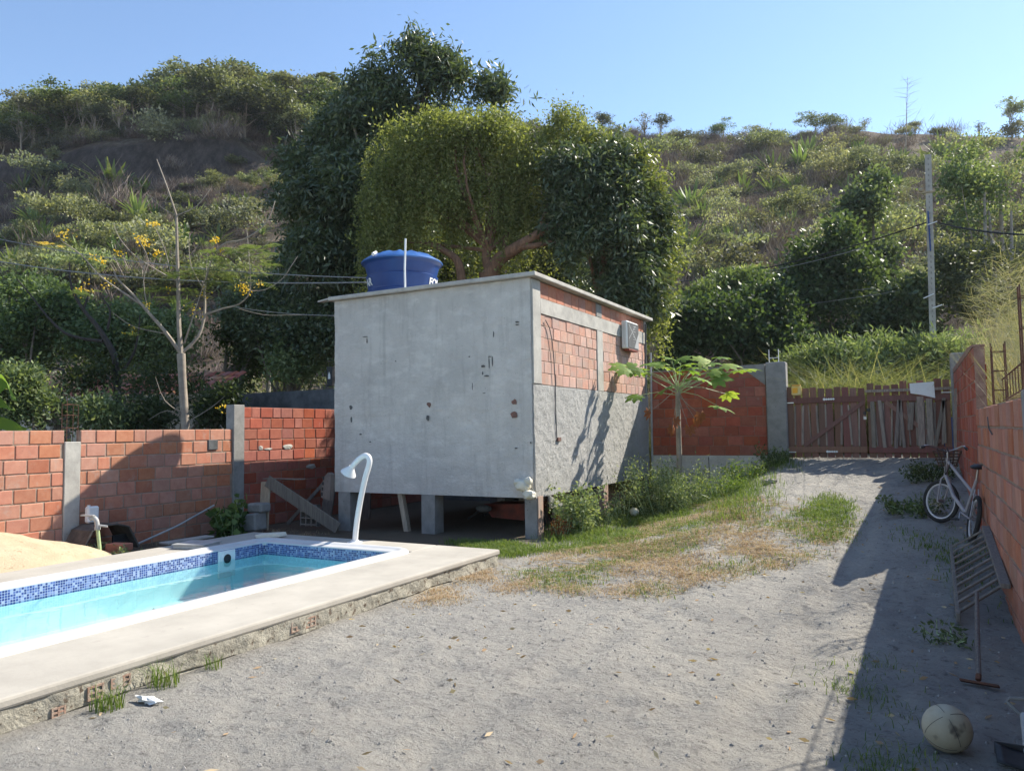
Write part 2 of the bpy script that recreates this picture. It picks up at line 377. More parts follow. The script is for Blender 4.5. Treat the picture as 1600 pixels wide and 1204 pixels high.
def hill_z(L,D):
    L=np.asarray(L,float);D=np.asarray(D,float)
    D0=31+4*fbm(L*.03,L*0+3,31)*2; D1=100.
    t=np.clip((D-D0)/(D1-D0),0,1); rz=ridge(L,D)*100
    z=rz*(.80*t**1.12+.20*t)
    bearing=L/np.maximum(D,1)
    # dark rock step on the left part
    lf=ss(-.30,-.40,bearing)*ss(-1.2,-.9,bearing)
    zz=.085*ss(.60,.64,t-.05*fbm(L*.05,D*0,41)*1.5)-.085*ss(.64,1.0,t)-.0*t
    z=z+rz*lf*zz
    z=z+ss(0,.15,t)*(4.0*fbm(L*.05,D*.05,51,4)+1.3*fbm(L*.25,D*.25,61,3))*(1-.55*ss(.85,1,t))
    z=z-np.maximum(D-D1,0)*.28
    z=np.maximum(z,-2)
    return z
def world_z(u,v):
    L,D=LD(np.asarray(u,float),np.asarray(v,float)); base=np.where(np.asarray(v)>15.4,ground_z(u,v),ground_z(u,v))
    return base+hill_z(L,D)
def hill_hit(x,y,d0=28,d1=140):
    """where the line of sight meets the hill"""
    r=ray(x,y)
    D=np.linspace(d0,d1,900); P=CAM+r[None]*D[:,None]; Z=world_z(P[:,0],P[:,1])
    k=np.argmax(P[:,2]<Z)
    if P[k,2]>=Z[k]: return None
    return P[k]
# fine yard sheet
gu=np.arange(-13.0,3.01,.05); gv=np.arange(-2.5,18.01,.05)
U,V_=np.meshgrid(gu,gv,indexing='ij'); Zf=fine_z(U,V_)
VV=np.stack([U.ravel(),V_.ravel(),Zf.ravel()],1); nu,nv=U.shape
I=np.arange(nu*nv).reshape(nu,nv); F=np.stack([I[:-1,:-1],I[1:,:-1],I[1:,1:],I[:-1,1:]],-1).reshape(-1,4)
cx=VV[F].mean(1); keep=~((cx[:,0]>-8.35)&(cx[:,0]<-4.46)&(cx[:,1]<7.72)); F=F[keep]
gm=N('grey_gravelly_soil'); c=gm.co('World')
f=gm.ramp(gm.noise(c,.9,8,.72),[(.35,(0,0,0)),(.68,(1,1,1))]); col=gm.mix(f,(.45,.425,.38),(.285,.275,.26))
f=gm.ramp(gm.noise(c,20,6,.75),[(.40,(0,0,0)),(.66,(1,1,1))]); col=gm.mix(gm.math('MULTIPLY',f,.55),col,(.46,.445,.415))
f=gm.ramp(gm.noise(c,13,6,.8),[(.55,(0,0,0)),(.66,(1,1,1))]); col=gm.mix(gm.math('MULTIPLY',f,.7),col,(.12,.115,.11))
# soil is browner and darker left of the pool and under the weeds
sx=gm.n('ShaderNodeSeparateXYZ'); gm.l(c,sx.inputs[0])
w=gm.n('ShaderNodeMapRange'); w.inputs[1].default_value=-4.2; w.inputs[2].default_value=-5.2; gm.l(sx.outputs[0],w.inputs[0])
col=gm.mix(w.outputs[0],col,gm.mix(gm.noise(c,6,5,.7),(.14,.11,.08),(.20,.165,.12)))
gm.l(col,gm.p.inputs['Base Color']); gm.p.inputs['Roughness'].default_value=.95; gm.p.inputs['Specular IOR Level'].default_value=.15
b=gm.bump(gm.noise(c,11,8,.75),1.0,.09); gm.l(gm.bump(gm.noise(c,60,5,.7),.55,.010,b),gm.p.inputs['Normal'])
o=mobj('ground',npmesh('ground',VV,F,smooth=True,mat=gm.m)); tag(o,kind='structure')
# hill and far land
Ls=np.concatenate([np.arange(-420,-150,15.),np.arange(-150,60,.9),np.arange(60,420,15.)]); Ds=np.concatenate([np.arange(-120,-10,15.),np.arange(-10,112,.8),np.arange(112,180,6.),np.arange(180,600,40.)])
A,B=np.meshgrid(Ls,Ds,indexing='ij'); Ug=A*HH[0]-B*math.sin(YAW); Vg=A*HH[1]+B*math.cos(YAW)
Z=world_z(Ug,Vg)
ins=ss(0,.9,Ug+13)*ss(0,.9,3-Ug)*ss(0,.9,Vg+2.5)*ss(0,.9,18-Vg)
Z=Z-.02-3.0*ins
VV=np.stack([Ug.ravel(),Vg.ravel(),Z.ravel()],1); na,nb=A.shape; I=np.arange(na*nb).reshape(na,nb)
F=np.stack([I[:-1,:-1],I[1:,:-1],I[1:,1:],I[:-1,1:]],-1).reshape(-1,4)
hm=N('hill_soil_and_dry_grass'); c=hm.co('World')
col=hm.mix(hm.ramp(hm.noise(c,.45,7,.7),[(.35,(0,0,0)),(.65,(1,1,1))]),(.15,.11,.095),(.13,.115,.08))
col=hm.mix(hm.ramp(hm.noise(c,1.8,6,.75),[(.45,(0,0,0)),(.65,(1,1,1))]),col,(.25,.20,.155))
col=hm.mix(hm.ramp(hm.noise(c,3.2,6,.8),[(.52,(0,0,0)),(.66,(1,1,1))]),col,(.05,.05,.035))
geo=hm.n('ShaderNodeNewGeometry'); sp=hm.n('ShaderNodeSeparateXYZ'); hm.l(geo.outputs['Normal'],sp.inputs[0])
rk=hm.ramp(sp.outputs[2],[(.60,(1,1,1)),(.76,(0,0,0))]); 
rc=hm.mix(hm.ramp(hm.noise(c,1.1,7,.75,(1,1,.35)),[(.4,(0,0,0)),(.7,(1,1,1))]),(.055,.047,.045),(.15,.125,.115)); col=hm.mix(rk,col,rc)
hm.l(col,hm.p.inputs['Base Color']); hm.p.inputs['Roughness'].default_value=.95; hm.p.inputs['Specular IOR Level'].default_value=.1
hm.l(hm.bump(hm.noise(c,1.6,8,.8),1.0,.5),hm.p.inputs['Normal'])
o=mobj('hill',npmesh('hill',VV,F,smooth=True,mat=hm.m)); tag(o,kind='structure')
# ------------------------------------------------------------------ masonry
BM={}
def brick_mesh(L,t,h,mat):
    k=(round(L,3),round(t,3),round(h,3),mat.name)
    if k not in BM:
        V,F=bevbox(L/2,t/2,h/2,.006); m=bpy.data.meshes.new('brick'); m.from_pydata(V,[],F); m.update(); m.materials.append(mat); BM[k]=m
    return BM[k]
def lay_bricks(parent,o,rz,s0,s1,z0,rows,mat,pitch=.195,bl=.30,t=.125,off=0.,joint=.014,proud=.0055,name='brick',skip=None,hts=None,mort=None,core=None,flush=.0085):
    """courses of blocks along direction rz from point o; a recessed mortar bed behind them"""
    o=np.array(o,float); d=np.array([math.cos(rz),math.sin(rz),0]); nn=np.array([-math.sin(rz),math.cos(rz),0])
    me=brick_mesh(bl-joint,t,pitch-joint,mat); loc0=wl(parent); R=random.Random(int(abs(o[0]*100)+abs(o[1]*10)+rows))
    for r in range(rows):
        s=s0-(bl*((r%2)*.5+off)) + R.uniform(-.03,.03)
        while s<s1-.03:
            a=max(s,s0); b=min(s+bl,s1); s+=bl
            if R.random()<.08: b=a+(b-a)*.66; s=b if b>a+.05 else s
            if b-a<.05: continue
            if skip and skip(r,(a+b)/2): continue
            w=b-a-joint; c=o+d*((a+b)/2)+nn*R.uniform(-proud,proud); z=z0+pitch*(r+.5)
            ob=bpy.data.objects.new(name,me); COL.objects.link(ob); ob.parent=parent
            ob.location=(c[0]-loc0[0],c[1]-loc0[1],z-loc0[2]+R.uniform(-.002,.002)); ob.rotation_euler=(0,R.uniform(-.006,.006),rz+R.uniform(-.008,.008)); ob.scale=(w/(bl-joint)*R.uniform(.975,1.0),1,R.uniform(.955,1.01))
    if mort:
        b=MB(); b.obox(o+d*(s0+s1)/2+np.array([0,0,z0+rows*pitch/2]),d*(s1-s0)/2,nn*(t/2-flush),np.array([0,0,rows*pitch/2-.002])); b.build('mortar',mort,parent)
def sheet(name,mat,parent,P0,du,dv,nu_,nv_,amp,scale,nrm,seed=0,extra=None,thick=.03,o=4):
    """uneven trowelled surface: a grid displaced along its normal, returned at its edges"""
    P0=np.array(P0,float);du=np.array(du,float);dv=np.array(dv,float);nrm=np.array(nrm,float)
    a=np.linspace(0,1,nu_+1); b=np.linspace(0,1,nv_+1); A_,B_=np.meshgrid(a,b,indexing='ij')
    lu=np.linalg.norm(du);lv=np.linalg.norm(dv)
    h=amp*fbm(A_*lu*scale,B_*lv*scale,seed,o)*2
    if extra is not None: h=h+extra(A_*lu,B_*lv)
    P=P0+A_[...,None]*du+B_[...,None]*dv+h[...,None]*nrm
    back=P0+A_[...,None]*du+B_[...,None]*dv-nrm*thick
    V=np.concatenate([P.reshape(-1,3),back.reshape(-1,3)]); I=np.arange(A_.size).reshape(A_.shape); n=A_.size
    F=[np.stack([I[:-1,:-1],I[1:,:-1],I[1:,1:],I[:-1,1:]],-1).reshape(-1,4)]
    def strip(e): F.append(np.stack([e[:-1],e[:-1]+n,e[1:]+n,e[1:]],-1))
    strip(I[:,0]);strip(I[::-1,-1]);strip(I[::-1,0][::-1]*1) if 0 else None;strip(I[0,::-1]);strip(I[-1,:])
    F=np.concatenate(F); off=wl(parent)
    m=npmesh(name,V-off,F,smooth=False,mat=mat); return mobj(name,m,parent)
PI2=math.pi/2
# ---- left boundary wall
lw=thing('brick_wall','low boundary wall of orange hollow blocks with round shadow, along the sand pile and pool','wall',(-10.56,6,-.1))
lay_bricks(lw,(-10.56,0,0),PI2,1.6,6.27,-.06,9,m_brick,t=.12,mort=m_mortar)
lay_bricks(lw,(-10.56,0,0),PI2,6.50,9.20,-.06,9,m_brick,t=.12,off=.2,mort=m_mortar)
b=MB(); b.obox((-10.57,6.385,.70),(.085,0,0),(0,.115,0),(0,0,.83),.008); b.build('concrete_column',m_conc_lt,lw)
b=MB(); b.obox((-10.57,9.32,.98),(.10,0,0),(0,.12,0),(0,0,1.14),.008); b.build('concrete_column',m_conc,lw)
for (yy,zz,dz) in ((8.78,1.50,.07),):
    b=MB(); b.obox((-10.51,yy,1.43),(.03,0,0),(0,.1,0),(0,0,.085),.01); b.build('cement_patch',m_conc_dk,lw)
rb=thing('rebar_starter','thin rusty rebar cage rising from the column of the low left wall','rebar',(-10.57,6.385,1.53))
for sx_ in(-.06,.06):
    for sy_ in(-.08,.08):
        b=MB(); b.tube([(-10.57+sx_,6.385+sy_,1.5),(-10.57+sx_,6.385+sy_,2.12+rnd.uniform(-.1,.1))],.005,5); b.build('bar',m_rebar,rb)
for zz in(1.72,1.90,2.05):
    b=MB(); q=[(-10.63,6.30,zz),(-10.51,6.30,zz+.01),(-10.51,6.47,zz),(-10.63,6.47,zz+.01),(-10.63,6.30,zz)]; b.tube(q,.004,4); b.build('stirrup',m_rebar,rb)
tw=thing('brick_wall','taller dark red block wall behind the leaning boards, left of the house','wall',(-10.56,12,0))
lay_bricks(tw,(-10.56,0,0),PI2,9.44,12.4,-.06,11,m_brick_dk,t=.12,mort=m_mortar_red,joint=.012)
lay_bricks(tw,(-10.56,0,0),PI2,12.6,15.3,-.06,11,m_brick_dk,t=.12,mort=m_mortar_red,joint=.012)
b=MB(); b.obox((-10.56,12.5,1.0),(.08,0,0),(0,.1,0),(0,0,1.09),.008); b.build('concrete_column',m_conc,tw)
for k in range(5):
    vv=rnd.uniform(9.7,11.2); z=rnd.choice([1.32,1.35,.95]); b=MB(); b.blob((-10.497,vv,z),(.012,rnd.uniform(.05,.16),rnd.uniform(.02,.05)),8,5,.3,k); b.build('cement_smear',m_conc_lt,tw)
# ---- rear grey wall left of the house, rear brick wall right of it
gw=MB(); gw.box(-17.5,-8.95,15.42,15.56,-.2,2.78); o=gw.build('concrete_wall',m_conc_dk); tag(o,'dark grey concrete wall at the back, left of the house below the trees','wall')
bw=thing('brick_wall','red block wall with rendered base between the house and the gate post','wall',(-3.7,15.46,0))
lay_bricks(bw,(0,15.47,0),0,-4.93,-2.60,1.03,9,m_brick_dk,t=.12,mort=m_mortar_red,bl=.30,joint=.008,flush=.009)
sheet('rendered_base',m_plaster,bw,(-4.95,15.40,-.25),(2.4,0,0),(0,0,1.28),80,42,.012,2.2,(0,-1,0),3,thick=.12)
b=MB(); b.prism([(-4.95,15.39,2.785),(-2.6,15.39,2.785),(-2.6,15.39,2.84),(-4.95,15.39,2.80)],(0,.15,0)); b.build('cement_cap',m_conc,bw)
b=MB(); b.prism([(-3.05,15.385,2.79),(-2.6,15.385,2.42),(-2.6,15.385,2.79)],(0,.02,0)); b.build('cement_smear',m_conc,bw)
b=MB(); b.tube([(-3.76,15.385,1.0),(-3.75,15.383,.7),(-3.77,15.383,.45),(-3.74,15.38,.1)],.006,4); b.build('crack',m_black,bw)
gp=thing('gate_post','wide grey concrete post at the left side of the wooden gate','post',(-2.39,15.46,.3))
b=MB(); b.obox((-2.39,15.45,1.42),(.19,0,0),(0,.14,0),(0,0,1.44),.02); b.build('pillar',m_conc,gp)
for sx_ in(-.13,.05):
    b=MB(); b.tube([(-2.39+sx_,15.45,2.8),(-2.39+sx_,15.45,3.12)],.008,5); b.build('bar',m_white,gp)
b=MB(); b.tube([(-2.52,15.45,2.95),(-2.34,15.45,2.955)],.007,5); b.build('bar',m_white,gp)
# ---- right boundary wall
def skipnone(r,s): return False
rw=thing('brick_wall','long low wall of orange hollow blocks on the right, shading the drive','wall',(.66,6,0))
lay_bricks(rw,(.66,0,0),PI2,4.55,5.62,-.06,9,m_brick,pitch=.203,t=.12,mort=m_mortar,joint=.016)
lay_bricks(rw,(.66,0,0),PI2,5.76,10.0,-.06,9,m_brick,pitch=.203,t=.12,mort=m_mortar,off=.3,joint=.016)
b=MB(); b.box(.60,.72,-3.,4.55,-.2,1.86); b.build('wall_end',m_mortar,rw)
b=MB(); b.obox((.66,5.69,.83),(.066,0,0),(0,.065,0),(0,0,.98),.01); b.build('concrete_column',m_conc,rw)
b=MB(); b.tube([(.595,8.0,1.5),(.594,8.3,1.55),(.594,8.35,1.66)],.006,4); b.build('crack',m_conc_dk,rw)
rt=thing('brick_wall','higher stretch of red block wall beside the gate and the bicycle','wall',(.66,12,.3))
lay_bricks(rt,(.66,0,0),PI2,10.01,15.2,-.06,13,m_brick_dk,t=.12,mort=m_mortar_red,joint=.014)
b=MB(); b.prism([(.60,10.01,2.478),(.60,15.2,2.478),(.60,15.2,2.56),(.60,11.,2.55),(.60,10.01,2.50)],(.12,0,0)); b.build('cement_cap',m_mortar_red,rt)
pp=MB(); pp.obox((.70,15.42,1.55),(.13,0,0),(0,.14,0),(0,0,1.30),.015); pp.obox((.70,14.9,1.5),(.075,0,0),(0,.10,0),(0,0,1.2),.01); o=pp.build('gate_post',m_conc); tag(o,'narrow grey concrete post at the right side of the gate','post')
bo=MB(); bo.bar((.50,13.6,.85),(.57,13.75,2.15),.13,.03,(1,0,0)); o=bo.build('plank',m_batt); tag(o,'tall pale plank leaning on the red wall beside the gate','plank')
# rebar on the right wall
def rebar_cage(name,label,P0,P1,hw,hh,step):
    t=thing(name,label,'rebar',tuple(P0)); P0=np.array(P0,float);P1=np.array(P1,float); d=P1-P0; L=np.linalg.norm(d); d/=L
    a=np.cross(d,(0,0,1.)) if abs(d[2])<.9 else np.array([1.,0,0]); a/=np.linalg.norm(a); c=np.cross(a,d)
    for sa in(-1,1):
        for sc in(-1,1):
            b=MB(); b.tube([P0+a*hw*sa+c*hh*sc-d*.05,P1+a*hw*sa+c*hh*sc+d*rnd.uniform(0,.1)],.0055,5); b.build('bar',m_rebar,t)
    k=0
    while k*step<=L:
        p=P0+d*k*step; q=[p+a*hw*x+c*hh*y for x,y in((-1,-1),(1,-1),(1,1),(-1,1),(-1,-1))]; b=MB(); b.tube(q,.004,4); b.build('stirrup',m_rebar,t); k+=1
    return t
rebar_cage('rebar_starter','upright rusty rebar cage on the right wall in front of the tall grass',(.66,7.85,1.72),(.66,7.85,2.26),.05,.06,.17)
rebar_cage('rebar_starter','upright rusty rebar cage at the right picture edge above the concrete column',(.66,5.72,1.8),(.66,5.72,2.42),.05,.05,.2)
rebar_cage('rebar_cage','long rusty rebar cage lying along the top of the right wall',(.68,7.0,1.86),(.68,3.2,1.98),.07,.085,.17)
# ---- the house
ho=thing('raised_house','small unfinished house on stilts, front cement rendered and side half bare block','house',(-6.9,12.6,0))
sheet('front_wall',m_plaster,ho,(-8.80,9.90,.60),(3.80,0,0),(0,0,3.275),240,210,.016,2.6,(0,-1,0),5,thick=.14,o=6,
  extra=lambda s,z: .006*ss(-.03,.03,z-1.30+.03*np.sin(s*2)+.02*fbm(s*3,z*0,3))+.004*fbm(s*22,z*22,8,3)*2+.012*(z<.55)*0)
sheet('side_render',m_plaster_side,ho,(-4.975,9.925,.60),(0,5.37,0),(0,0,1.68),260,90,.013,2.6,(1,0,0),9,thick=.10,extra=lambda s,z:.010*fbm(s*14,z*14,77,3)*2)
b=MB(); b.box(-8.80,-8.68,10.06,15.28,.60,3.875); b.build('left_wall',m_conc,ho)
b=MB(); b.box(-8.66,-5.12,15.14,15.28,.60,3.875); b.build('rear_wall',m_conc,ho)
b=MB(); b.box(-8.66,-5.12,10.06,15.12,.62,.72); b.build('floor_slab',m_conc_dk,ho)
b=MB(); b.obox((-5.06,10.06,3.08),(.088,0,0),(0,.14,0),(0,0,.79),.01); b.build('concrete_column',m_conc_lt,ho)
b=MB(); b.obox((-5.06,12.63,2.83),(.084,0,0),(0,.14,0),(0,0,.55),.008); b.build('concrete_column',m_conc_lt,ho)
b=MB(); b.obox((-5.06,15.24,3.08),(.084,0,0),(0,.05,0),(0,0,.79),.008); b.build('concrete_column',m_conc,ho)
sheet('ring_beam',m_conc_lt,ho,(-4.975,10.2,3.375),(0,4.98,0),(0,0,.235),160,12,.010,3,(1,0,0),19,thick=.12)
lay_bricks(ho,(-5.055,0,0),PI2,10.21,12.48,2.285,6,m_brick_pk,pitch=.1815,bl=.27,t=.13,mort=m_mortar,joint=.006,flush=.007)
lay_bricks(ho,(-5.055,0,0),PI2,12.78,15.18,2.285,6,m_brick_pk,pitch=.1815,bl=.27,t=.13,mort=m_mortar,off=.4,joint=.006,flush=.007)
lay_bricks(ho,(-5.055,0,0),PI2,10.21,15.18,3.615,1,m_brick,pitch=.255,bl=.30,t=.12,mort=m_mortar_red,joint=.006)
b=MB(); b.obox((-5.06,12.63,3.74),(.078,0,0),(0,.13,0),(0,0,.12),.008); b.build('concrete_column',m_conc,ho)
b=MB(); b.obox((-6.87,12.62,3.913),(2.0,0,0),(0,2.82,0),(0,0,.032),.008); b.build('roof_slab',m_slab,ho)
b=MB(); b.prism([(-8.872,9.81,3.905),(-9.12,9.82,3.88),(-9.10,9.95,3.89),(-8.872,10.0,3.91)],(0,0,.025)); b.build('slab_edge',m_slab,ho)
# stilts
def stilt(x,y,w,mat,zb=-.2,zt=.60,d=None):
    b=MB(); d=d or w; b.obox((x,y,(zb+zt)/2),(w/2,0,0),(0,d/2,0),(0,0,(zt-zb)/2),.008); b.build('stilt',mat,ho)
stilt(-8.60,10.03,.26,m_conc); stilt(-6.88,10.03,.26,m_conc); stilt(-5.06,10.02,.20,m_conc)
m_stilt_pk=pm('pink_stained_concrete',(.42,.27,.20),(.32,.26,.22),5,.9,.5,40,.01)
stilt(-5.07,12.72,.22,m_stilt_pk,-.2,.60); b=MB(); b.box(-4.96,-4.945,9.95,10.11,-.05,.62); b.build('render_coat',m_stilt_pk,ho)
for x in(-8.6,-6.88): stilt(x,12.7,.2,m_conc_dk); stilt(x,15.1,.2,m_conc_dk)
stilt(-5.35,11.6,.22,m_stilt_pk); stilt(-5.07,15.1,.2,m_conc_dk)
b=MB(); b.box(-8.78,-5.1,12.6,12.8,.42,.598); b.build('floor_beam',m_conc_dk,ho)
# clay chips, and conduit cuts as flat patches with cavity shade painted dark
m_chip=pm('exposed_red_clay',(.24,.12,.09),(.12,.08,.07),30,.9,.5,80,.004)
m_cut_shade=pm('painted_cut_shade',(.14,.135,.13),(.08,.08,.078),30,.9,.3,80,.004)
R=random.Random(3)
for (x,y,w,h,mt) in ((670,632,.05,.045,m_chip),(668,653,.03,.05,m_cut_shade),(803,628,.045,.05,m_chip),(803,648,.06,.05,m_chip),(548,636,.03,.05,m_cut_shade),(549,655,.02,.05,m_cut_shade),
   (808,503,.035,.012,m_cut_shade),(808,507,.035,.010,m_cut_shade),(570,526,.07,.008,m_cut_shade),(573,533,.008,.05,m_cut_shade),(771,522,.007,.05,m_cut_shade),(765,557,.03,.008,m_cut_shade),(764,566,.009,.10,m_cut_shade),(769,563,.009,.09,m_cut_shade),(755,572,.05,.02,m_cut_shade),(760,587,.05,.015,m_cut_shade),(754,583,.015,.03,m_cut_shade),(738,603,.007,.06,m_cut_shade),(618,564,.012,.012,m_cut_shade),(733,557,.014,.012,m_cut_shade),(563,678,.03,.012,m_cut_shade),(806,700,.02,.012,m_cut_shade),(829,691,.012,.014,m_cut_shade),(578,690,.016,.012,m_cut_shade),(756,614,.03,.006,m_cut_shade)):
    p=on(1,9.885,x,y); n=9; poly=[]
    for k in range(n):
        q=2*math.pi*k/n; m_=R.uniform(.6,1.15); poly.append((p[0]+math.cos(q)*w*m_,9.884,p[2]+math.sin(q)*h*m_))
    b=MB(); b.prism(poly,(0,.012,0)); b.build('chip',mt,ho)
# conduit chase on the side wall
b=MB(); P=[on(0,-4.966,x,y) for x,y in((852,500),(858,512),(862,530),(865,560),(867,600),(868,640),(869,683))]; b.tube([p+np.array([.004,rnd.uniform(-.015,.015),0]) for p in P],.008,5); b.build('cable_chase',m_conc_dk,ho)
p=on(0,-4.965,873,686); b=MB(); b.obox(p,(.02,0,0),(0,.06,0),(0,0,.03),.004); b.build('switch_box',m_chip,ho)
b=MB(); b.tube([(-4.93,15.33,.55),(-4.92,15.34,2.0),(-4.90,15.33,3.2)],.022,8); b.build('downpipe',m_greypvc,ho,smooth=True)
b=MB(); b.tube([(-4.94,15.1,2.95),(-4.93,15.12,3.78)],.02,8); b.build('downpipe',m_conc_dk,ho,smooth=True)
# electric panel / carton fixed on the side wall
sb=thing('wall_cabinet','white box with grey and black patterned front, fixed high on the block side wall','cabinet',(-4.87,14.0,3.15))
b=MB(); b.obox((-4.905,14.05,3.42),(.06,0,0),(0,.34,0),(0,0,.27),.02); b.build('box_body',m_white,sb)
b=MB(); b.obox((-4.842,14.06,3.42),(.006,0,0),(0,.31,0),(0,0,.245),.003); b.build('front_plate',pm('dark_grey_print',(.10,.10,.10),(.14,.14,.14),9,.5,.05),sb)
m_lt=pm('light_grey_print',(.42,.42,.42),(.36,.36,.36),9,.5,.05)
X=-4.835
b=MB(); b.prism([(X,14.10,3.18),(X,14.36,3.18),(X,14.36,3.50)],(.002,0,0)); b.build('printed_band',m_lt,sb)
b=MB(); b.bar((X,13.80,3.62),(X,14.30,3.28),.02,.003,(1,0,0)); b.bar((X+.001,13.80,3.34),(X+.001,14.16,3.62),.012,.003,(1,0,0)); b.build('printed_stripe',m_lt,sb)
for k in range(7):
    z=3.60-.052*k; w=[.20,.12,.16,.10,.18,.13,.09][k]; b=MB(); b.box(X,X+.002,14.05,14.05+w*(.9 if k<3 else .5),z,z+.012); b.build('printed_line',m_lt,sb)
b=MB(); b.tube([(-4.90,13.70,3.22),(-4.90,13.70,3.62)],.003,4); b.build('seam',m_greypvc,sb)
b=MB(); b.obox((-4.90,14.05,3.132),(.06,0,0),(0,.26,0),(0,0,.018),.005); b.build('bracket',m_dkred,sb)
# ---- water tank on the roof
tk=thing('water_tank','blue round plastic water tank with ribbed lid on the house roof','water tank',(-7.93,10.75,3.945))
c0=(-8.05,10.84,3.945)
prof=[(.60,0),(.612,.02),(.628,.14),(.631,.15),(.604,.165),(.607,.19),(.61,.2),(.642,.40),(.645,.41),(.616,.425),(.62,.45),(.624,.46),(.662,.60),(.67,.62),(.70,.64),(.715,.66),(.70,.675)]
b=MB(); b.lathe(c0,prof,64); b.build('tank_body',m_tank,tk,smooth=True,sharp=50)
V=[];F=[];seg=96;rs=[(.722,.65),(.732,.67),(.71,.695),(.56,.77),(.38,.83),(.16,.86),(0.02,.862)]
for r,z in rs:
    for k in range(seg):
        q=2*math.pi*k/seg; wv=math.cos(q*12); V.append((c0[0]+r*math.cos(q)*(1+.0*wv),c0[1]+r*math.sin(q),c0[2]+z+(.022*max(wv,0)**1 if .3<r<.71 else 0)))
for i in range(len(rs)-1):
    for k in range(seg): F.append((i*seg+k,i*seg+(k+1)%seg,(i+1)*seg+(k+1)%seg,(i+1)*seg+k))
F.append(tuple((len(rs)-1)*seg+k for k in range(seg)))
b=MB(); b.add(V,F); b.build('lid',m_lid,tk,smooth=True,sharp=60)
# white lettering panels (only the ends show from here)
def letters(txt,ang0,z,h,r0,name):
    cu=bpy.data.curves.new('t','FONT'); cu.body=txt; cu.size=1; cu.offset=.035; me=bpy.data.objects.new('t',cu); COL.objects.link(me)
    dg=bpy.context.evaluated_depsgraph_get(); dg.update(); m=bpy.data.meshes.new_from_object(me.evaluated_get(dg)); bpy.data.objects.remove(me)
    n=len(m.vertices); co=np.zeros(n*3,np.float32); m.vertices.foreach_get('co',co); co=co.reshape(-1,3)
    wd=co[:,0].max(); sc_=h/.72; x=(co[:,0]-wd/2)*sc_*1.0; y=co[:,1]*sc_
    rr=r0+(y+z-.2)*.17+.004; a=ang0+x/.62; P=np.stack([rr*np.cos(a),rr*np.sin(a),y+z],1)+np.array(c0)-wl(tk)
    m.vertices.foreach_set('co',P.astype(np.float32).ravel()); m.update(); m.materials.append(m_white); o=bpy.data.objects.new(name,m); link(o,tk); WL[o.name]=wl(tk)
ang_cam=math.atan2(-10.84,8.05)
letters('FOR',ang_cam+1.12,.225,.13,.614,'lettering'); letters('AR',ang_cam-1.16,.225,.13,.614,'lettering')
b=MB(); b.tube([(-7.34,9.96,3.94),(-7.35,9.965,4.3),(-7.34,9.98,4.80)],.017,8); b.build('overflow_pipe',m_pvc,tk,smooth=True)
b=MB(); b.tube([(-8.20,10.28,4.74),(-8.15,10.14,4.68),(-8.11,10.09,4.655)],.028,8); b.build('inlet_pipe',m_pvc,tk,smooth=True)
# ------------------------------------------------------------------ pool
po=thing('swimming_pool','rectangular pool with blue mosaic rim, white coping and concrete deck','pool',(-6.4,3,0))
UI0,UI1,VI1=-7.48,-5.45,7.08
b=MB()
b.box(-5.28,-4.392,-2,7.8,.135,.2); b.box(-8.45,-5.28,7.26,7.8,.125,.2); b.box(-8.45,-7.66,-2,7.26,.125,.2)
o=b.build('deck',m_deck,po)
bvm=o.modifiers.new('soft','BEVEL'); bvm.width=.018; bvm.segments=2; bvm.limit_method='ANGLE'
m_mas=pm('smeared_masonry',(.40,.375,.31),(.27,.25,.205),7,.95,.9,40,.02,spots=((.13,.10,.075),13,.60))
def courses(s,z): return -.018*ss(.010,.0,np.abs(z-.12+.012*np.sin(s*2.1)+.02*fbm(s*3,z*0,4)))-.018*ss(.012,0,np.abs(z-.03))*(fbm(s*1.2,z,9)>-.02)
sheet('deck_front',m_mas,po,(-4.400,-2,-.12),(0,9.78,0),(0,0,.256),900,34,.034,4.5,(1,0,0),21,extra=courses,thick=.08)
sheet('deck_end',m_mas,po,(-4.43,7.775,-.12),(-4.0,0,0),(0,0,.243),300,20,.012,5,(0,1,0),22,thick=.06)
b=MB(); b.box(-8.43,-8.36,-2,7.76,-.3,.122); b.build('deck_side',m_mas,po)
m_dull=pm('mortar_smeared_clay',(.33,.19,.135),(.34,.29,.24),14,.92,.6,50)
def hollow(parent,c,w,h,nx,nz,depth=.10):
    """end of a hollow clay block seen through broken render: lattice of thin webs"""
    b=MB(); x0=c[0]-depth; x1=c[0]; t=.011
    for i in range(nx+1): y=c[1]-w/2+w*i/nx; b.box(x0,x1,y-t/2,y+t/2,c[2]-h/2-t/2,c[2]+h/2+t/2)
    for k in range(nz+1):
        z=c[2]-h/2+h*k/nz; b.box(x0+.001,x1-.001,c[1]-w/2,c[1]+w/2,z-t/2,z+t/2)
    b.build('hollow_block',m_dull,parent)
for (v,z,w,h,nx,nz) in((2.62,.03,.07,.05,2,2),(2.84,.075,.09,.07,2,2),(3.00,.09,.12,.055,3,2),(4.57,.075,.26,.07,5,2)):
    b=MB(); b.box(-4.42,-4.400,v-w/2-.008,v+w/2+.008,z-h/2-.008,z+h/2+.008); b.build('cavity_shade_plate',m_black,po)  # black plate stands for the shade inside the broken blocks
    hollow(po,(-4.386,v,z),w,h,nx,nz,.013)
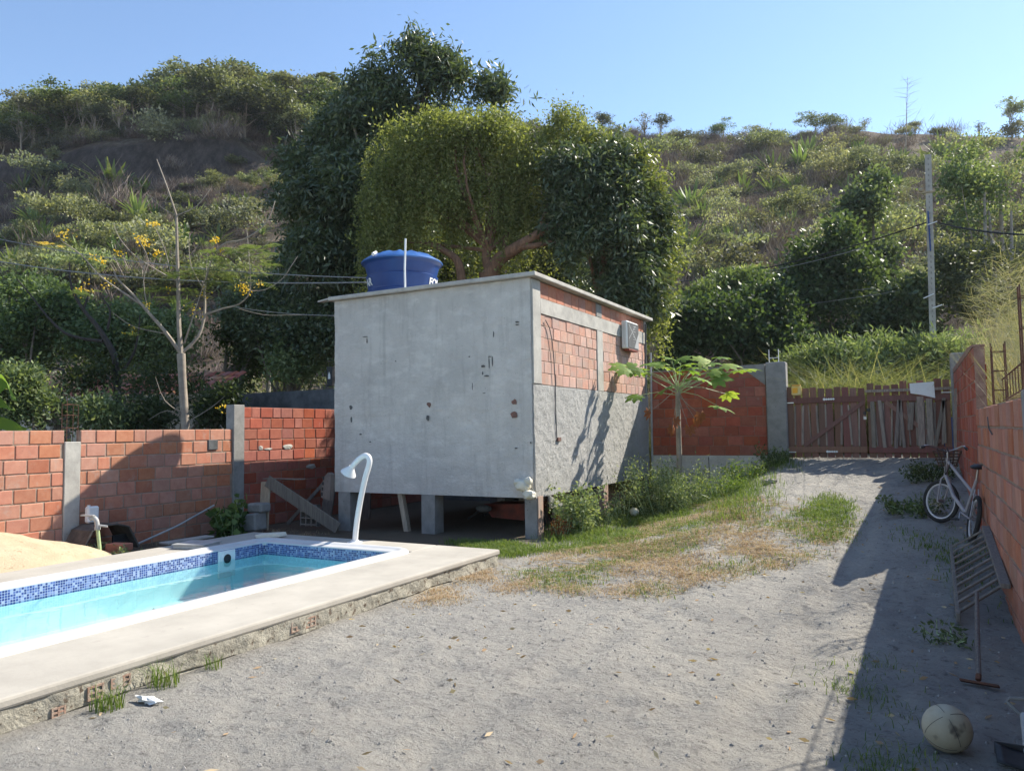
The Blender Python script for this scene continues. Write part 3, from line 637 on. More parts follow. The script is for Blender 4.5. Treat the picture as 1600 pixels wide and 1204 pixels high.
# coping swept round the basin
def loop(u0,u1,v1,r):
    P=[(u1,-2.0)];
    for k in range(9):
        a=math.pi/2*k/8; P.append((u1-r+r*math.cos(a),v1-r+r*math.sin(a)))
    for k in range(9):
        a=math.pi/2+math.pi/2*k/8; P.append((u0+r+r*math.cos(a),v1-r+r*math.sin(a)))
    P.append((u0,-2.0)); return np.array(P)
inn=loop(UI0,UI1,VI1,.05); out=loop(UI0-.21,UI1+.24,VI1+.22,.28)
prof=[(1,.196),(.99,.213),(.9,.232),(.78,.243),(.62,.243),(.5,.232),(.42,.222),(.2,.219),(.06,.215),(0,.205),(0.02,.17)]
V=[];F=[]
for i in range(len(inn)):
    for f_,z in prof: p=inn[i]*(1-f_)+out[i]*f_; V.append((p[0],p[1],z))
n=len(prof)
for i in range(len(inn)-1):
    for k in range(n-1): F.append((i*n+k,i*n+k+1,(i+1)*n+k+1,(i+1)*n+k))
b=MB(); b.add(V,F); b.build('coping',m_cop,po,smooth=True,sharp=50)
g=N('blue_mosaic'); c=g.co('World'); sp=g.n('ShaderNodeSeparateXYZ'); g.l(c,sp.inputs[0])
s_=g.math('MULTIPLY',g.math('ADD',sp.outputs[0],sp.outputs[1]),41.0); z_=g.math('MULTIPLY',sp.outputs[2],41.0)
cb=g.n('ShaderNodeCombineXYZ'); g.l(g.math('FLOOR',s_),cb.inputs[0]); g.l(g.math('FLOOR',z_),cb.inputs[1])
wn=g.n('ShaderNodeTexWhiteNoise',noise_dimensions='2D'); g.l(cb.outputs[0],wn.inputs[0])
rp=g.n('ShaderNodeValToRGB'); rp.color_ramp.interpolation='CONSTANT'; e=rp.color_ramp.elements
for i,(p_,cl) in enumerate([(0,(.02,.042,.17)),(.32,(.03,.065,.24)),(.55,(.08,.13,.34)),(.72,(.17,.23,.43)),(.86,(.30,.36,.52))]):
    if i>1: e.new(p_)
    e[i].position=p_; e[i].color=(*cl,1)
g.l(wn.outputs[0],rp.inputs[0])
gr=g.math('MAXIMUM',g.math('GREATER_THAN',g.math('ABSOLUTE',g.math('SUBTRACT',g.math('FRACT',s_),.5)),.41),g.math('GREATER_THAN',g.math('ABSOLUTE',g.math('SUBTRACT',g.math('FRACT',z_),.5)),.41))
g.l(g.mix(gr,rp.outputs[0],(.33,.38,.50)),g.p.inputs['Base Color']); g.p.inputs['Roughness'].default_value=.25
m_mos=g.m
g=N('pale_cyan_liner'); c=g.co('World'); sp=g.n('ShaderNodeSeparateXYZ'); g.l(c,sp.inputs[0])
s_=g.math('MULTIPLY',g.math('ADD',sp.outputs[0],sp.outputs[1]),8.0); z_=g.math('MULTIPLY',sp.outputs[2],8.0)
gr=g.math('MAXIMUM',g.math('GREATER_THAN',g.math('ABSOLUTE',g.math('SUBTRACT',g.math('FRACT',s_),.5)),.47),g.math('GREATER_THAN',g.math('ABSOLUTE',g.math('SUBTRACT',g.math('FRACT',z_),.5)),.47))
g.l(g.mix(g.math('MULTIPLY',gr,.35),(.76,.92,.93),(.60,.82,.87)),g.p.inputs['Base Color']); g.p.inputs['Roughness'].default_value=.5
m_liner=g.m
m_floor=pm('cyan_liner_floor',(.26,.80,.92),(.20,.74,.88),1.2,.5,.1,20,.01)
ZB=.05; ZF=-.62
b=MB(); b.box(UI0-.04,UI0,-2,VI1,ZB,.195); b.build('mosaic_band',m_mos,po)
b=MB(); b.box(UI0-.04,UI1+.04,VI1,VI1+.04,ZB,.195); b.build('mosaic_band',m_mos,po)
b=MB(); b.box(UI1,UI1+.04,-2,VI1,ZB,.195); b.build('mosaic_band',m_mos,po)
b=MB(); b.box(UI0-.045,UI0+.001,-2,VI1,ZF,ZB); b.build('liner_wall',m_liner,po)
b=MB(); b.box(UI0-.04,UI1+.04,VI1-.001,VI1+.045,ZF,ZB); b.build('liner_wall',m_liner,po)
b=MB(); b.box(UI1-.001,UI1+.045,-2,VI1,ZF,ZB); b.build('liner_wall',m_liner,po)
b=MB(); b.box(UI0-.045,UI1+.045,-2,VI1+.045,ZF-.05,ZF); b.build('pool_floor',m_floor,po)
b=MB(); b.box(UI0+.001,UI0+.28,-2,VI1-.001,ZF,-.28); b.build('bench_step',m_liner,po)
# return fitting
b=MB(); b.obox((UI0+.008,6.47,.03),(.012,0,0),(0,.125,0),(0,0,.16),.01); b.build('return_plate',m_pvc,po)
AX=np.array([[0,1,0],[0,0,1],[1,0,0]],float)
b=MB(); b.lathe((UI0+.018,6.46,.095),[(.075,0),(.075,.012),(.058,.014)],24,AX,True,True); b.build('return_ring',m_pvc,po,smooth=True)
b=MB(); b.lathe((UI0+.034,6.46,.095),[(.055,0),(.055,.002)],24,AX); b.build('return_hole',m_black,po)
# hose lying in the water
b=MB(); P=[]
for k in range(26):
    q=k/25; P.append((-6.95+1.0*q+.12*math.sin(q*6),5.0+1.65*q+.10*math.sin(q*5+1),ZF+.03 if q>.35 else ZF+.03+(.35-q)*1.2))
b.tube(P,.018,6); o=b.build('pool_hose',m_greypvc,smooth=True); tag(o,'thin dark hose curving on the pool floor under the water','hose')
# water
g=N('pool_water'); g.t.nodes.remove(g.p)
tr=g.n('ShaderNodeBsdfTransparent'); tr.inputs[0].default_value=(.80,.965,.985,1); gl=g.n('ShaderNodeBsdfGlossy'); gl.inputs['Roughness'].default_value=.02
fr=g.n('ShaderNodeFresnel'); fr.inputs[0].default_value=1.33
c=g.co('World'); bb=g.bump(g.noise(c,3.2,3,.5,(1,1,1)),.10,.03); g.l(bb,gl.inputs['Normal']); g.l(bb,fr.inputs['Normal'])
mx=g.n('ShaderNodeMixShader'); g.l(fr.outputs[0],mx.inputs[0]); g.l(tr.outputs[0],mx.inputs[1]); g.l(gl.outputs[0],mx.inputs[2]); g.l(mx.outputs[0],g.out.inputs[0])
m=npmesh('water',[(UI0+.002,-2,.072),(UI1-.002,-2,.072),(UI1-.002,VI1-.002,.072),(UI0+.002,VI1-.002,.072)],[(0,1,2,3)],mat=g.m); o=mobj('water',m); tag(o,kind='structure')
# shower
sh=thing('pool_shower','white curved pipe shower standing on the far deck of the pool','shower',(-6.36,7.55,.2))
P=[(-6.38,7.55,.2),(-6.34,7.54,.45),(-6.26,7.52,.75),(-6.17,7.50,1.02),(-6.11,7.50,1.18),(-6.10,7.5,1.26),(-6.14,7.5,1.305),(-6.22,7.5,1.29),(-6.32,7.5,1.22),(-6.40,7.5,1.14)]
# smooth the pipe
def smoothp(P,n=5):
    P=[np.array(p,float) for p in P]; out=[]
    for i in range(len(P)-1):
        p0=P[max(i-1,0)];p1=P[i];p2=P[i+1];p3=P[min(i+2,len(P)-1)]
        for k in range(n):
            t=k/n; out.append(.5*((2*p1)+(-p0+p2)*t+(2*p0-5*p1+4*p2-p3)*t*t+(-p0+3*p1-3*p2+p3)*t**3))
    out.append(P[-1]); return out
b=MB(); b.tube(smoothp(P),.036,12); b.build('pipe',m_pvc,sh,smooth=True)
b=MB(); d=np.array([-.55,0,-.83]); a_=np.array([0,1.,0]); c_=np.cross(d,a_); AXX=np.array([a_,c_,d])
b.lathe((-6.395,7.5,1.15),[(.038,-.02),(.045,.0),(.10,.075),(.105,.09),(.02,.095)],24,AXX); b.build('shower_head',m_pvc,sh,smooth=True,sharp=50)
b=MB(); b.lathe((-6.38,7.55,.2),[(.10,0),(.10,.006),(.06,.012),(.05,.03)],20); b.build('base_flange',m_pvc,sh,smooth=True)
# things on the deck
b=MB(); b.obox((-7.98,6.45,.225),(.20,.06,0),(-.05,.17,0),(0,0,.024),.006); b.obox((-7.98,6.45,.255),(.215,.064,0),(-.053,.18,0),(0,0,.007),.003)
o=b.build('inspection_cover',m_greypvc); tag(o,'flat grey plastic box cover lying on the deck left of the return fitting','box')
b=MB(); b.obox((-7.75,7.45,.235),(.17,.045,.012),(-.03,.10,.0),(-.012,0,.022),.005); o=b.build('ceramic_offcut',m_foam); tag(o,'cream slab offcut lying on the far left corner of the deck','slab')
# ------------------------------------------------------------------ gate
def gx(px): return on(1,15.4,px,660)[0]
def gz(py,px=1350): return on(1,15.4,px,py)[2]
def gate_leaf(label,x0,x1,ztop0,ztop1,brace,seed,doubles):
    R=random.Random(seed); t=thing('gate_leaf',label,'gate',((x0+x1)/2,15.38,.98),group=None)
    n=10; w=(x1-x0)/n
    for k in range(n):
        xa=x0+w*k+.012; xb=x0+w*(k+1)-R.uniform(.006,.02); zt=ztop0+(ztop1-ztop0)*k/n+R.uniform(-.035,.035)+.02*math.sin(k*1.7)
        b=MB(); b.obox(((xa+xb)/2,15.405,(zt+1.0)/2),((xb-xa)/2,0,0),(0,.011,0),(R.uniform(-.004,.004),0,(zt-1.0)/2),.004); b.build('board',m_gate,t)
    for z in (2.08,1.14):
        b=MB(); b.obox(((x0+x1)/2,15.374,z+R.uniform(-.01,.01)),((x1-x0)/2-.01,0,0),(0,.018,0),(0,0,.055),.004); b.build('rail',m_gate,t)
    a,c=brace; b=MB(); b.bar((a[0],15.366,a[1]),(c[0],15.366,c[1]),.028,.07,(0,0,1)); b.build('brace',m_gate,t)
    for k in range(1,n):
        if R.random()<.12: continue
        x=x0+w*k+R.uniform(-.01,.01); b=MB(); b.obox((x,15.383,1.61),(R.uniform(.011,.022),0,0),(0,.009,0),(R.uniform(-.02,.02),0,.40+R.uniform(-.03,0)),.003); b.build('batten',m_batt,t)
    for (x,dx,zb,zt,wd) in doubles:
        b=MB(); b.obox((x,15.353,(zb+zt)/2),(wd/2,0,0),(0,.011,0),(dx,0,(zt-zb)/2),.004); b.build('loose_board',m_batt,t)
    return t
X0,XM,X1=gx(1230),gx(1355),gx(1488)
g1=gate_leaf('left leaf of the brown board gate, with straight battens and a yellow lantern box',X0,XM-.005,2.34,2.30,((X0+.30,1.22),(XM-.03,2.04)),5,[])
g2=gate_leaf('right leaf of the brown board gate, patched with crooked grey boards',XM+.005,X1,2.34,2.40,((XM+.32,2.02),(X1-.20,1.28)),8,
  [(XM+.10,.0,1.18,2.03,.07),(XM+.25,-.03,1.18,2.05,.06),(XM+.50,.045,1.17,2.05,.065),(XM+.575,-.02,1.18,2.05,.055),(XM+.88,.0,1.2,2.1,.11),(XM+1.02,.0,1.22,2.06,.10),(XM+1.17,.085,1.2,2.06,.06),(XM+1.24,.0,1.26,2.02,.05),(XM+.72,.02,1.5,2.0,.09)])
# decorative white hinges
def hinge(par,x,z,l):
    b=MB(); 
    for k in range(5): b.lathe((x+l*(k+.5)/5,15.345,z),[(l*.10*(1.25 if k==0 else 1),-.004),(l*.10*(1.25 if k==0 else 1),.004)],10,np.array([[1,0,0],[0,0,1],[0,1,0]],float))
    b.box(x,x+l,15.346,15.35,z-.008,z+.008); b.build('hinge',m_white,par)
hinge(g1,gx(1288),2.10,.20); hinge(g1,gx(1290),1.11,.20)
def strap(par,x,z,l): b=MB(); b.obox((x+l/2,15.352,z),(l/2,0,0),(0,.004,0),(0,0,.012),.002); b.build('hinge',m_steel,par)
strap(g1,X0-.02,2.05,.16); strap(g1,X0-.02,1.10,.17); strap(g2,X1-.15,2.16,.17); strap(g2,X1-.13,1.12,.15)
b=MB(); b.obox((XM-.03,15.35,1.82),(.025,0,0),(0,.014,0),(0,0,.03),.005); b.obox((XM+.03,15.35,1.88),(.03,0,0),(0,.01,0),(0,0,.03),.005); b.build('bolt',m_black,g1)
b=MB(); b.obox((XM-.03,15.345,1.73),(.028,0,0),(0,.012,0),(0,0,.03),.01); b.tube([(XM-.048,15.345,1.75),(XM-.045,15.345,1.79),(XM-.03,15.345,1.805),(XM-.015,15.345,1.79),(XM-.012,15.345,1.75)],.006,6); b.build('padlock',m_steel,g1)
b=MB(); b.bar((gx(1354),15.335,gz(611.5)),(gx(1489),15.335,gz(611)),.05,.03,(0,1,0)); b.build('cross_pole',m_batt,g2)
wsg=MB(); wsg.prism([(gx(1424),15.315,gz(602)),(gx(1462),15.315,gz(600.5)),(gx(1463),15.315,gz(625)),(gx(1441),15.315,gz(619.5)),(gx(1425),15.315,gz(617)),(gx(1424),15.315,gz(610))],(0,-.006,0)); o=wsg.build('sign_board',m_white); tag(o,'blank white board hung on the top right of the gate','board')
ln=thing('lantern_box','small yellow and translucent plastic box on the top left of the gate','plastic box',(gx(1247),15.36,gz(614)))
x=gx(1247); b=MB(); b.obox((x,15.34,gz(606.5)),(.088,0,0),(0,.05,0),(0,0,.095),.03); b.build('box_body',pm('yellowed_plastic',(.75,.50,.10),(.70,.58,.30),6,.35,.05),ln)
b=MB(); b.obox((x-.018,15.287,gz(606.5)),(.045,0,0),(0,.006,0),(0,0,.05),.005); b.build('window',pm('orange_plastic',(.85,.36,.01),(.8,.42,.02),8,.35,.05),ln)
b=MB(); b.obox((x,15.34,gz(598)),(.078,0,0),(0,.042,0),(0,0,.012),.008); b.build('lid',pm('orange_lid',(.72,.33,.04),(.68,.36,.08),6,.4,.05),ln)
# blue barrel behind the gate
b=MB(); b.lathe((.55,15.95,.9),[(.20,0),(.215,.02),(.22,.25),(.23,.27),(.22,.29),(.22,.55),(.23,.57),(.22,.59),(.215,.8),(.2,.82)],28); o=b.build('barrel',m_tank,smooth=True,sharp=50); tag(o,'blue plastic barrel glimpsed between the gate and its right post','barrel')
# ------------------------------------------------------------------ bicycle
bk=thing('bicycle','small white bicycle with a basket leaning on the right wall in the shade','bicycle',(.45,9.9,.3))
Rw=.255
rear=np.array([.50,9.42,float(fine_z(.5,9.42))+Rw]); front=np.array([.22,10.42,float(fine_z(.22,10.42))+Rw+.0])
lean=np.array([.20,0,1.0]); lean/=np.linalg.norm(lean)
def wheel(c,fwd,name):
    fwd=np.array(fwd,float); fwd/=np.linalg.norm(fwd); up=lean-fwd*(lean@fwd); up/=np.linalg.norm(up); ax=np.cross(fwd,up)
    ring=lambda r:[c+fwd*r*math.cos(q)+up*r*math.sin(q) for q in np.linspace(0,2*math.pi,37)]
    b=MB(); b.tube(ring(Rw-.022),.024,8,cap=False); ty=b.build(name,m_rubber,bk,smooth=True)
    b=MB(); b.tube(ring(Rw-.05),.012,6,cap=False); b.build('rim',m_alum,ty,smooth=True)
    b=MB(); b.tube([c-ax*.045,c+ax*.045],.018,8); b.build('hub',m_steel,ty)
    b=MB()
    for k in range(24):
        q=2*math.pi*k/24; b.tube([c+ax*.03*(1 if k%2 else -1),c+(fwd*math.cos(q)+up*math.sin(q))*(Rw-.05)],.0016,3)
    b.build('spokes',m_steel,ty)
    return fwd,up,ax
wheel(rear,(-.1,1,0),'wheel'); wheel(front,(-.72,.72,0),'wheel')
m_frame=pm('white_frame_enamel',(.38,.36,.37),(.26,.24,.25),9,.35,.1,60,.002,spec=.5)
bb_=rear+np.array([-.06,.36,.03]); seat=rear+np.array([.05,.22,.40]); head=front+np.array([.09,-.12,.48]); headb=head-np.array([.03,-.05,.16])
def ft(name,P,r,mt=m_frame,seg=8): b=MB(); b.tube(P,r,seg); b.build(name,mt,bk,smooth=True)
ft('down_tube',[headb,(headb+bb_)/2+np.array([-.02,0,-.03]),bb_],.021); ft('top_tube',[head,(head+seat)/2-np.array([0,0,.10]),seat-np.array([.01,0,.18])],.017)
ft('seat_tube',[bb_,seat],.016,m_frame); ft('seat_post',[seat,seat+np.array([.02,-.02,.13])],.012,m_steel)
for s in(-.04,.04):
    ft('chain_stay',[bb_+np.array([s,0,0]),rear+np.array([s,0,0])],.009); ft('seat_stay',[seat+np.array([s*.4,0,-.1]),rear+np.array([s,0,0])],.008)
    ft('fork_blade',[headb,headb+np.array([s*1.2,.02,-.05]),front+np.array([s,s,0])],.010)
ft('head_tube',[headb,head+np.array([0,0,.04])],.02)
st=head+np.array([0,.0,.12]); ft('stem',[head,st],.012,m_steel)
hb=[st+np.array([-.28,-.20,.05]),st+np.array([-.20,-.08,.07]),st+np.array([-.06,0,.02]),st,st+np.array([.08,.02,.02]),st+np.array([.16,-.05,.06]),st+np.array([.19,-.16,.03])]
ft('handlebar',smoothp(hb,4),.011,m_steel)
for e,q in((0,1),(6,5)): ft('grip',[hb[e],hb[e]*.55+hb[q]*.45],.017,m_black)
b=MB(); s0=seat+np.array([.02,-.03,.15]); b.blob(s0+np.array([0,-.05,0]),(.085,.10,.03),12,6,.04,1); b.blob(s0+np.array([0,.07,.005]),(.03,.12,.022),10,6,.03,2); b.build('saddle',m_black,bk,smooth=True)
b=MB(); c_=st+np.array([.0,.14,.02])
for k in range(6):
    z=-.02-.035*k; w=.15-.012*k; b.tube([c_+np.array([x*w,y*w*.7,z]) for x,y in((-1,-1),(1,-1),(1,1),(-1,1),(-1,-1))],.0045,4)
for k in range(16):
    q=2*math.pi*k/16; x=max(-1,min(1,1.35*math.cos(q)));y=max(-1,min(1,1.35*math.sin(q))); b.tube([c_+np.array([x*.15,y*.105,-.02]),c_+np.array([x*.09,y*.063,-.20])],.004,4)
b.build('basket',pm('brown_wicker',(.12,.07,.045),(.07,.04,.03),20,.8,.4),bk)
ft('crank',[bb_+np.array([-.07,-.12,-.06]),bb_+np.array([-.05,0,0]),bb_+np.array([.06,0,0]),bb_+np.array([.08,.12,.05])],.009,m_steel)
for e in(np.array([-.11,-.12,-.06]),np.array([.12,.12,.05])): b=MB(); b.obox(bb_+e,(.04,0,0),(0,.03,0),(0,0,.01),.003); b.build('pedal',m_black,bk)
b=MB(); b.lathe(bb_+np.array([.05,0,0]),[(.07,0),(.07,.006)],20,np.array([[0,1,0],[0,0,1],[1,0,0]],float)); b.build('chainring',m_steel,bk)
for k in range(3):
    P=[head+np.array([.0,.0,.1]),head+np.array([-.10+.05*k,-.06,.16]),head+np.array([-.08+.05*k,-.14,.0]),headb+np.array([0,-.03,0])]; ft('brake_cable',smoothp(P,3),.004,m_black,5)
# ------------------------------------------------------------------ slatted frame, hoe, shovel, ball
fr_=thing('slatted_frame','weathered wooden slatted frame leaning against the right wall','wooden frame',(.45,8,.1))
A0=np.array([.22,6.70,float(fine_z(.22,6.7))+.06]);A1=np.array([.26,8.95,float(fine_z(.26,8.95))+.07]); B0=np.array([.555,6.98,.34]);B1=np.array([.565,8.90,.56])
b=MB(); b.bar(A0,A1,.03,.07,(0,0,1),.004); b.build('rail',m_wood,fr_)
b=MB(); b.bar(B0,B1,.07,.04,(0,0,1),.004); b.build('rail',m_wood,fr_)
for k in range(10):
    q=.03+.94*k/9; b=MB(); b.bar(A0+(A1-A0)*q+np.array([0,0,.02]),B0+(B1-B0)*q,.028,.018,(0,0,1),.003); b.build('slat',m_wood,fr_)
hoe=thing('hoe','long handled hoe lying with its blade down in front of the slatted frame','hoe',(.27,5.4,0))
b=MB(); b.tube([(.27,5.43,.07),(.30,5.95,.19),(.345,6.66,.33)],.014,8); b.build('handle',m_wood,hoe,smooth=True)
b=MB(); b.obox((.27,5.40,.035),(.10,-.02,0),(.005,.02,-.01),(0,.004,.006),.002); b.tube([(.27,5.44,.075),(.265,5.41,.05)],.016,6); b.build('blade',m_rebar,hoe)
shv=thing('hand_shovel','black bladed short shovel with grey grip lying at the right edge','shovel',(.36,4.3,0))
o0=np.array([.400,4.33,.045]); o1=np.array([.415,4.55,.15])
b=MB(); b.tube([o0,(o0+o1)/2,o1],[.020,.021,.023],12); b.build('shaft',m_greypvc,shv,smooth=True)
gg=o1; b=MB(); b.tube([gg+np.array(p) for p in((0,-.01,-.01),(-.035,.01,.015),(-.07,.035,.045),(-.06,.045,.062),(0,.05,.066),(.06,.045,.062),(.07,.035,.045),(.035,.01,.015),(0,-.01,-.01))],.010,8); b.build('grip',m_conc,shv,smooth=True)
V=[];nn_=9
for i in range(nn_):
    for k in range(7):
        x=(i/(nn_-1)-.5); y=k/6; V.append((.40+x*.27,4.34-y*.13,.05-.035*y+.10*x*x*(1-.3*y)))
F=[(i*7+k,(i+1)*7+k,(i+1)*7+k+1,i*7+k+1) for i in range(nn_-1) for k in range(6)]
b=MB(); b.add(V,F); bl_=b.build('blade',m_black,shv,smooth=True); md=bl_.modifiers.new('t','SOLIDIFY'); md.thickness=.006
b=MB(); b.obox((.40,4.352,.045),(.135,0,0),(0,.006,0),(0,0,.028),.004); b.build('blade_socket',m_black,shv)
# ball: panels with sunk seams
V=[];F=[];r_=.111; nl=56;nm=36
BQ=Matrix.Rotation(.7,3,'X')@Matrix.Rotation(.5,3,'Z')
axs=[np.array(BQ@Vector(v).normalized()) for v in [(1,1,1),(-1,-1,1),(-1,1,-1),(1,-1,-1),(-1,-1,-1),(1,1,-1),(1,-1,1),(-1,1,1)]]
zb=float(fine_z(.07,4.34)); bc=np.array([.07,4.34,zb+r_-.004])
for i in range(nm+1):
    for k in range(nl):
        th=math.pi*i/nm;q=2*math.pi*k/nl; d=np.array([math.sin(th)*math.cos(q),math.sin(th)*math.sin(q),math.cos(th)])
        V.append(bc+d*r_)
for i in range(nm):
    for k in range(nl): F.append((i*nl+k,(i+1)*nl+k,(i+1)*nl+(k+1)%nl,i*nl+(k+1)%nl))
ball=thing('football','dirty cream football lying on the shaded ground near the right corner','ball',tuple(bc))
b=MB(); b.add(V,F); b.build('ball_skin',pm('scuffed_cream_leather',(.46,.42,.32),(.34,.29,.20),3,.6,.25,40,.003,spots=((.12,.10,.075),6,.60)),ball,smooth=True)
b=MB()
for i in range(8):
    for j in range(i+1,8):
        if axs[i]@axs[j]>.2:
            # seam: arc halfway between two neighbouring panel centres
            m_=axs[i]+axs[j]; m_/=np.linalg.norm(m_); n_=axs[i]-axs[j]; n_/=np.linalg.norm(n_); t_=np.cross(m_,n_)
            b.tube([bc+(m_*math.cos(a)+t_*math.sin(a))*(r_+.0002) for a in np.linspace(-.62,.62,12)],.0013,4)
b.build('seam',m_black,ball)
# ------------------------------------------------------------------ sand pile, crate, tap and odds by the left wall
ns=90; a=np.linspace(-1,1,ns); A_,B_=np.meshgrid(a,a,indexing='ij'); px_=-9.75+A_*1.35; py_=4.55+B_*2.1
rr_=np.sqrt((A_*1.02)**2+(B_*1.0)**2); h=.66*np.clip(1-rr_,0,1)**.85+.05*fbm(px_*2.2,py_*2.2,91,4)*ss(0,.3,1-rr_)*2+.02*fbm(px_*9,py_*9,92,3)
h=np.where(rr_<1,h,-.02); V=np.stack([px_.ravel(),py_.ravel(),(-.06+h).ravel()],1); I=np.arange(ns*ns).reshape(ns,ns)
F=np.stack([I[:-1,:-1],I[1:,:-1],I[1:,1:],I[:-1,1:]],-1).reshape(-1,4)
o=mobj('sand_pile',npmesh('sand_pile',V,F,smooth=True,mat=m_sand)); tag(o,'heap of yellow building sand between the pool and the left wall','sand pile')
cr=thing('plastic_crate','upturned dusty black plastic tub leaning on the low left wall','tub',(-10.2,6.55,0))
sec=[(0,0),(.16,.30),(.30,.36),(.52,.36),(.70,.30),(.86,0)]
for i in range(len(sec)-1):
    (x0,z0),(x1,z1)=sec[i],sec[i+1]
    b=MB(); b.prism([(-10.42,6.18+x0,z0),(-10.42,6.18+x1,z1),(-9.95,6.18+x1,z1),(-9.95,6.18+x0,z0)],(0,0,.012) if abs(z1-z0)<.1 else (0,.012,0)); b.build('tub_wall',m_dirty_black,cr)
b=MB(); b.tube([(-9.94,6.18+x,z+.01) for x,z in sec],.016,6); b.build('rim',m_dirty_black,cr)
b=MB(); b.obox((-10.1,6.9,.10),(.02,0,0),(0,.16,0),(0,0,.10),.004); b.build('side_panel',m_black,cr)
b=MB(); b.obox((-10.33,6.58,.50),(.045,0,0),(0,.085,0),(0,0,.115),.02); b.lathe((-10.33,6.53,.61),[(.022,0),(.022,.025)],12); o=b.build('white_canister',m_pvc); tag(o,'white plastic canister standing on the black tub by the wall','canister')
tp=thing('garden_tap','grey tap elbow on a pale green standpipe beside the sand pile','tap',(-9.45,6.15,0))
b=MB(); b.tube([(-9.45,6.15,-.05),(-9.47,6.14,.18),(-9.50,6.13,.40)],.022,10); b.build('pipe',m_green_pipe,tp,smooth=True)
b=MB(); b.tube(smoothp([(-9.50,6.13,.40),(-9.51,6.12,.50),(-9.55,6.10,.54),(-9.58,6.07,.52)],4),.030,10); b.tube([(-9.50,6.13,.38),(-9.505,6.13,.42)],.036,10); b.tube([(-9.49,6.13,.44),(-9.40,6.2,.42)],.014,8); b.build('tap_elbow',m_greypvc,tp,smooth=True)
b=MB(); b.obox((-9.60,6.06,.57),(.10,.02,0),(0,.02,0),(0,0,.01),.003); b.build('handle',m_greypvc,tp)
def loose_brick(label,c,rz,sz=(.145,.095,.07),mat=None,tilt=0,hol=True):
    t=thing('clay_block',label,'brick',c,rz); mt=mat or m_brick; V,F=bevbox(sz[0],sz[1],sz[2],.006); b=MB(); b.add(np.array(V)+np.array([0,0,sz[2]])+np.array(c),F); b.build('block_body',mt,t)
    if hol:
        b=MB()
        for i in range(3):
            for k in range(2):
                y=-sz[1]+sz[1]*2*(i+.5)/3; z=sz[2]*2*(k+.5)/2; b.box(c[0]-sz[0]-.0015,c[0]-sz[0]+.01,c[1]+y-sz[1]*.22,c[1]+y+sz[1]*.22,c[2]+z-sz[2]*.3,c[2]+z+sz[2]*.3)
        b.build('hole_shade',m_black,t)  # black insets stand for the shade inside the block holes
        b=MB()
        for i in range(3):
            for k in range(2):
                x=-sz[0]+sz[0]*2*(i+.5)/3; z=sz[2]*2*(k+.5)/2; b.box(c[0]+x-sz[0]*.2,c[0]+x+sz[0]*.2,c[1]-sz[1]-.0015,c[1]-sz[1]+.01,c[2]+z-sz[2]*.3,c[2]+z+sz[2]*.3)
        b.build('hole_shade',m_black,t)
    t.rotation_euler=(tilt,0,rz); return t
loose_brick('hollow clay block on the ground left of the tap, holes showing',(-9.83,6.05,-.03),.25,(.12,.10,.085))
b1_=loose_brick('lower orange clay block right behind the tap pipe',(-9.52,6.42,-.03),.2,(.15,.09,.05),hol=False)
b2_=loose_brick('upper orange clay block stacked behind the tap pipe',(-9.50,6.44,.072),.24,(.15,.085,.045),hol=False)
b=MB(); b.tube([(-10.32,7.25,-.02),(-10.36,8.0,.17),(-10.42,8.75,.42)],.016,8); o=b.build('pvc_pole',m_greypvc,smooth=True); tag(o,'thin grey pole lying slanted along the foot of the left wall','pole')
b=MB(); b.obox((-9.55,7.55,.06),(.10,0,0),(0,.40,0),(0,0,.012),.003); o=b.build('white_sheet_offcut',m_conc_lt); tag(o,'pale flat offcut lying on the soil behind the box cover','offcut')
# clay block tied to the house corner and the foam
hb_=thing('hanging_block','broken hollow clay block hanging at the left front corner of the house','brick',(-9.0,9.75,.55))
b=MB(); P_=[(-9.02,.50),(-8.83,.46),(-8.80,.90),(-8.86,.93),(-8.95,.86),(-9.0,.74),(-9.03,.62)]; b.prism([(x,9.80,z) for x,z in P_],(0,.09,0)); b.build('block_body',m_conc_dk and pm('greyed_clay',(.24,.19,.16),(.16,.13,.115),8,.9,.4),hb_)
for k in range(4): b=MB(); b.obox((-9.0+.012*k,9.797,.56+.09*k),(.016,0,0),(0,.004,0),(0,0,.028),.004); b.build('hole_shade',m_black,hb_)  # holes are flat black plates, their inner shade put into the colour
b=MB(); b.blob((-5.12,9.80,.79),(.13,.09,.085),12,8,.16,4); b.blob((-5.02,9.79,.66),(.10,.08,.07),12,8,.18,5); b.blob((-5.20,9.8,.83),(.07,.07,.06),10,7,.2,6); b.blob((-5.03,9.8,.86),(.06,.06,.06),10,7,.2,8)
o=b.build('foam_lump',m_foam,smooth=True); tag(o,'cream lump of builder foam stuck on the lower front corner of the house','foam')
b=MB(); b.prism([(-4.93,10.25,.62),(-4.93,10.7,.45),(-4.93,10.75,.38),(-4.93,10.3,.42)],(.03,.0,.0)); o=b.build('bent_offcut',m_conc_lt); tag(o,'pale bent offcut hanging under the side wall near the front corner','offcut')
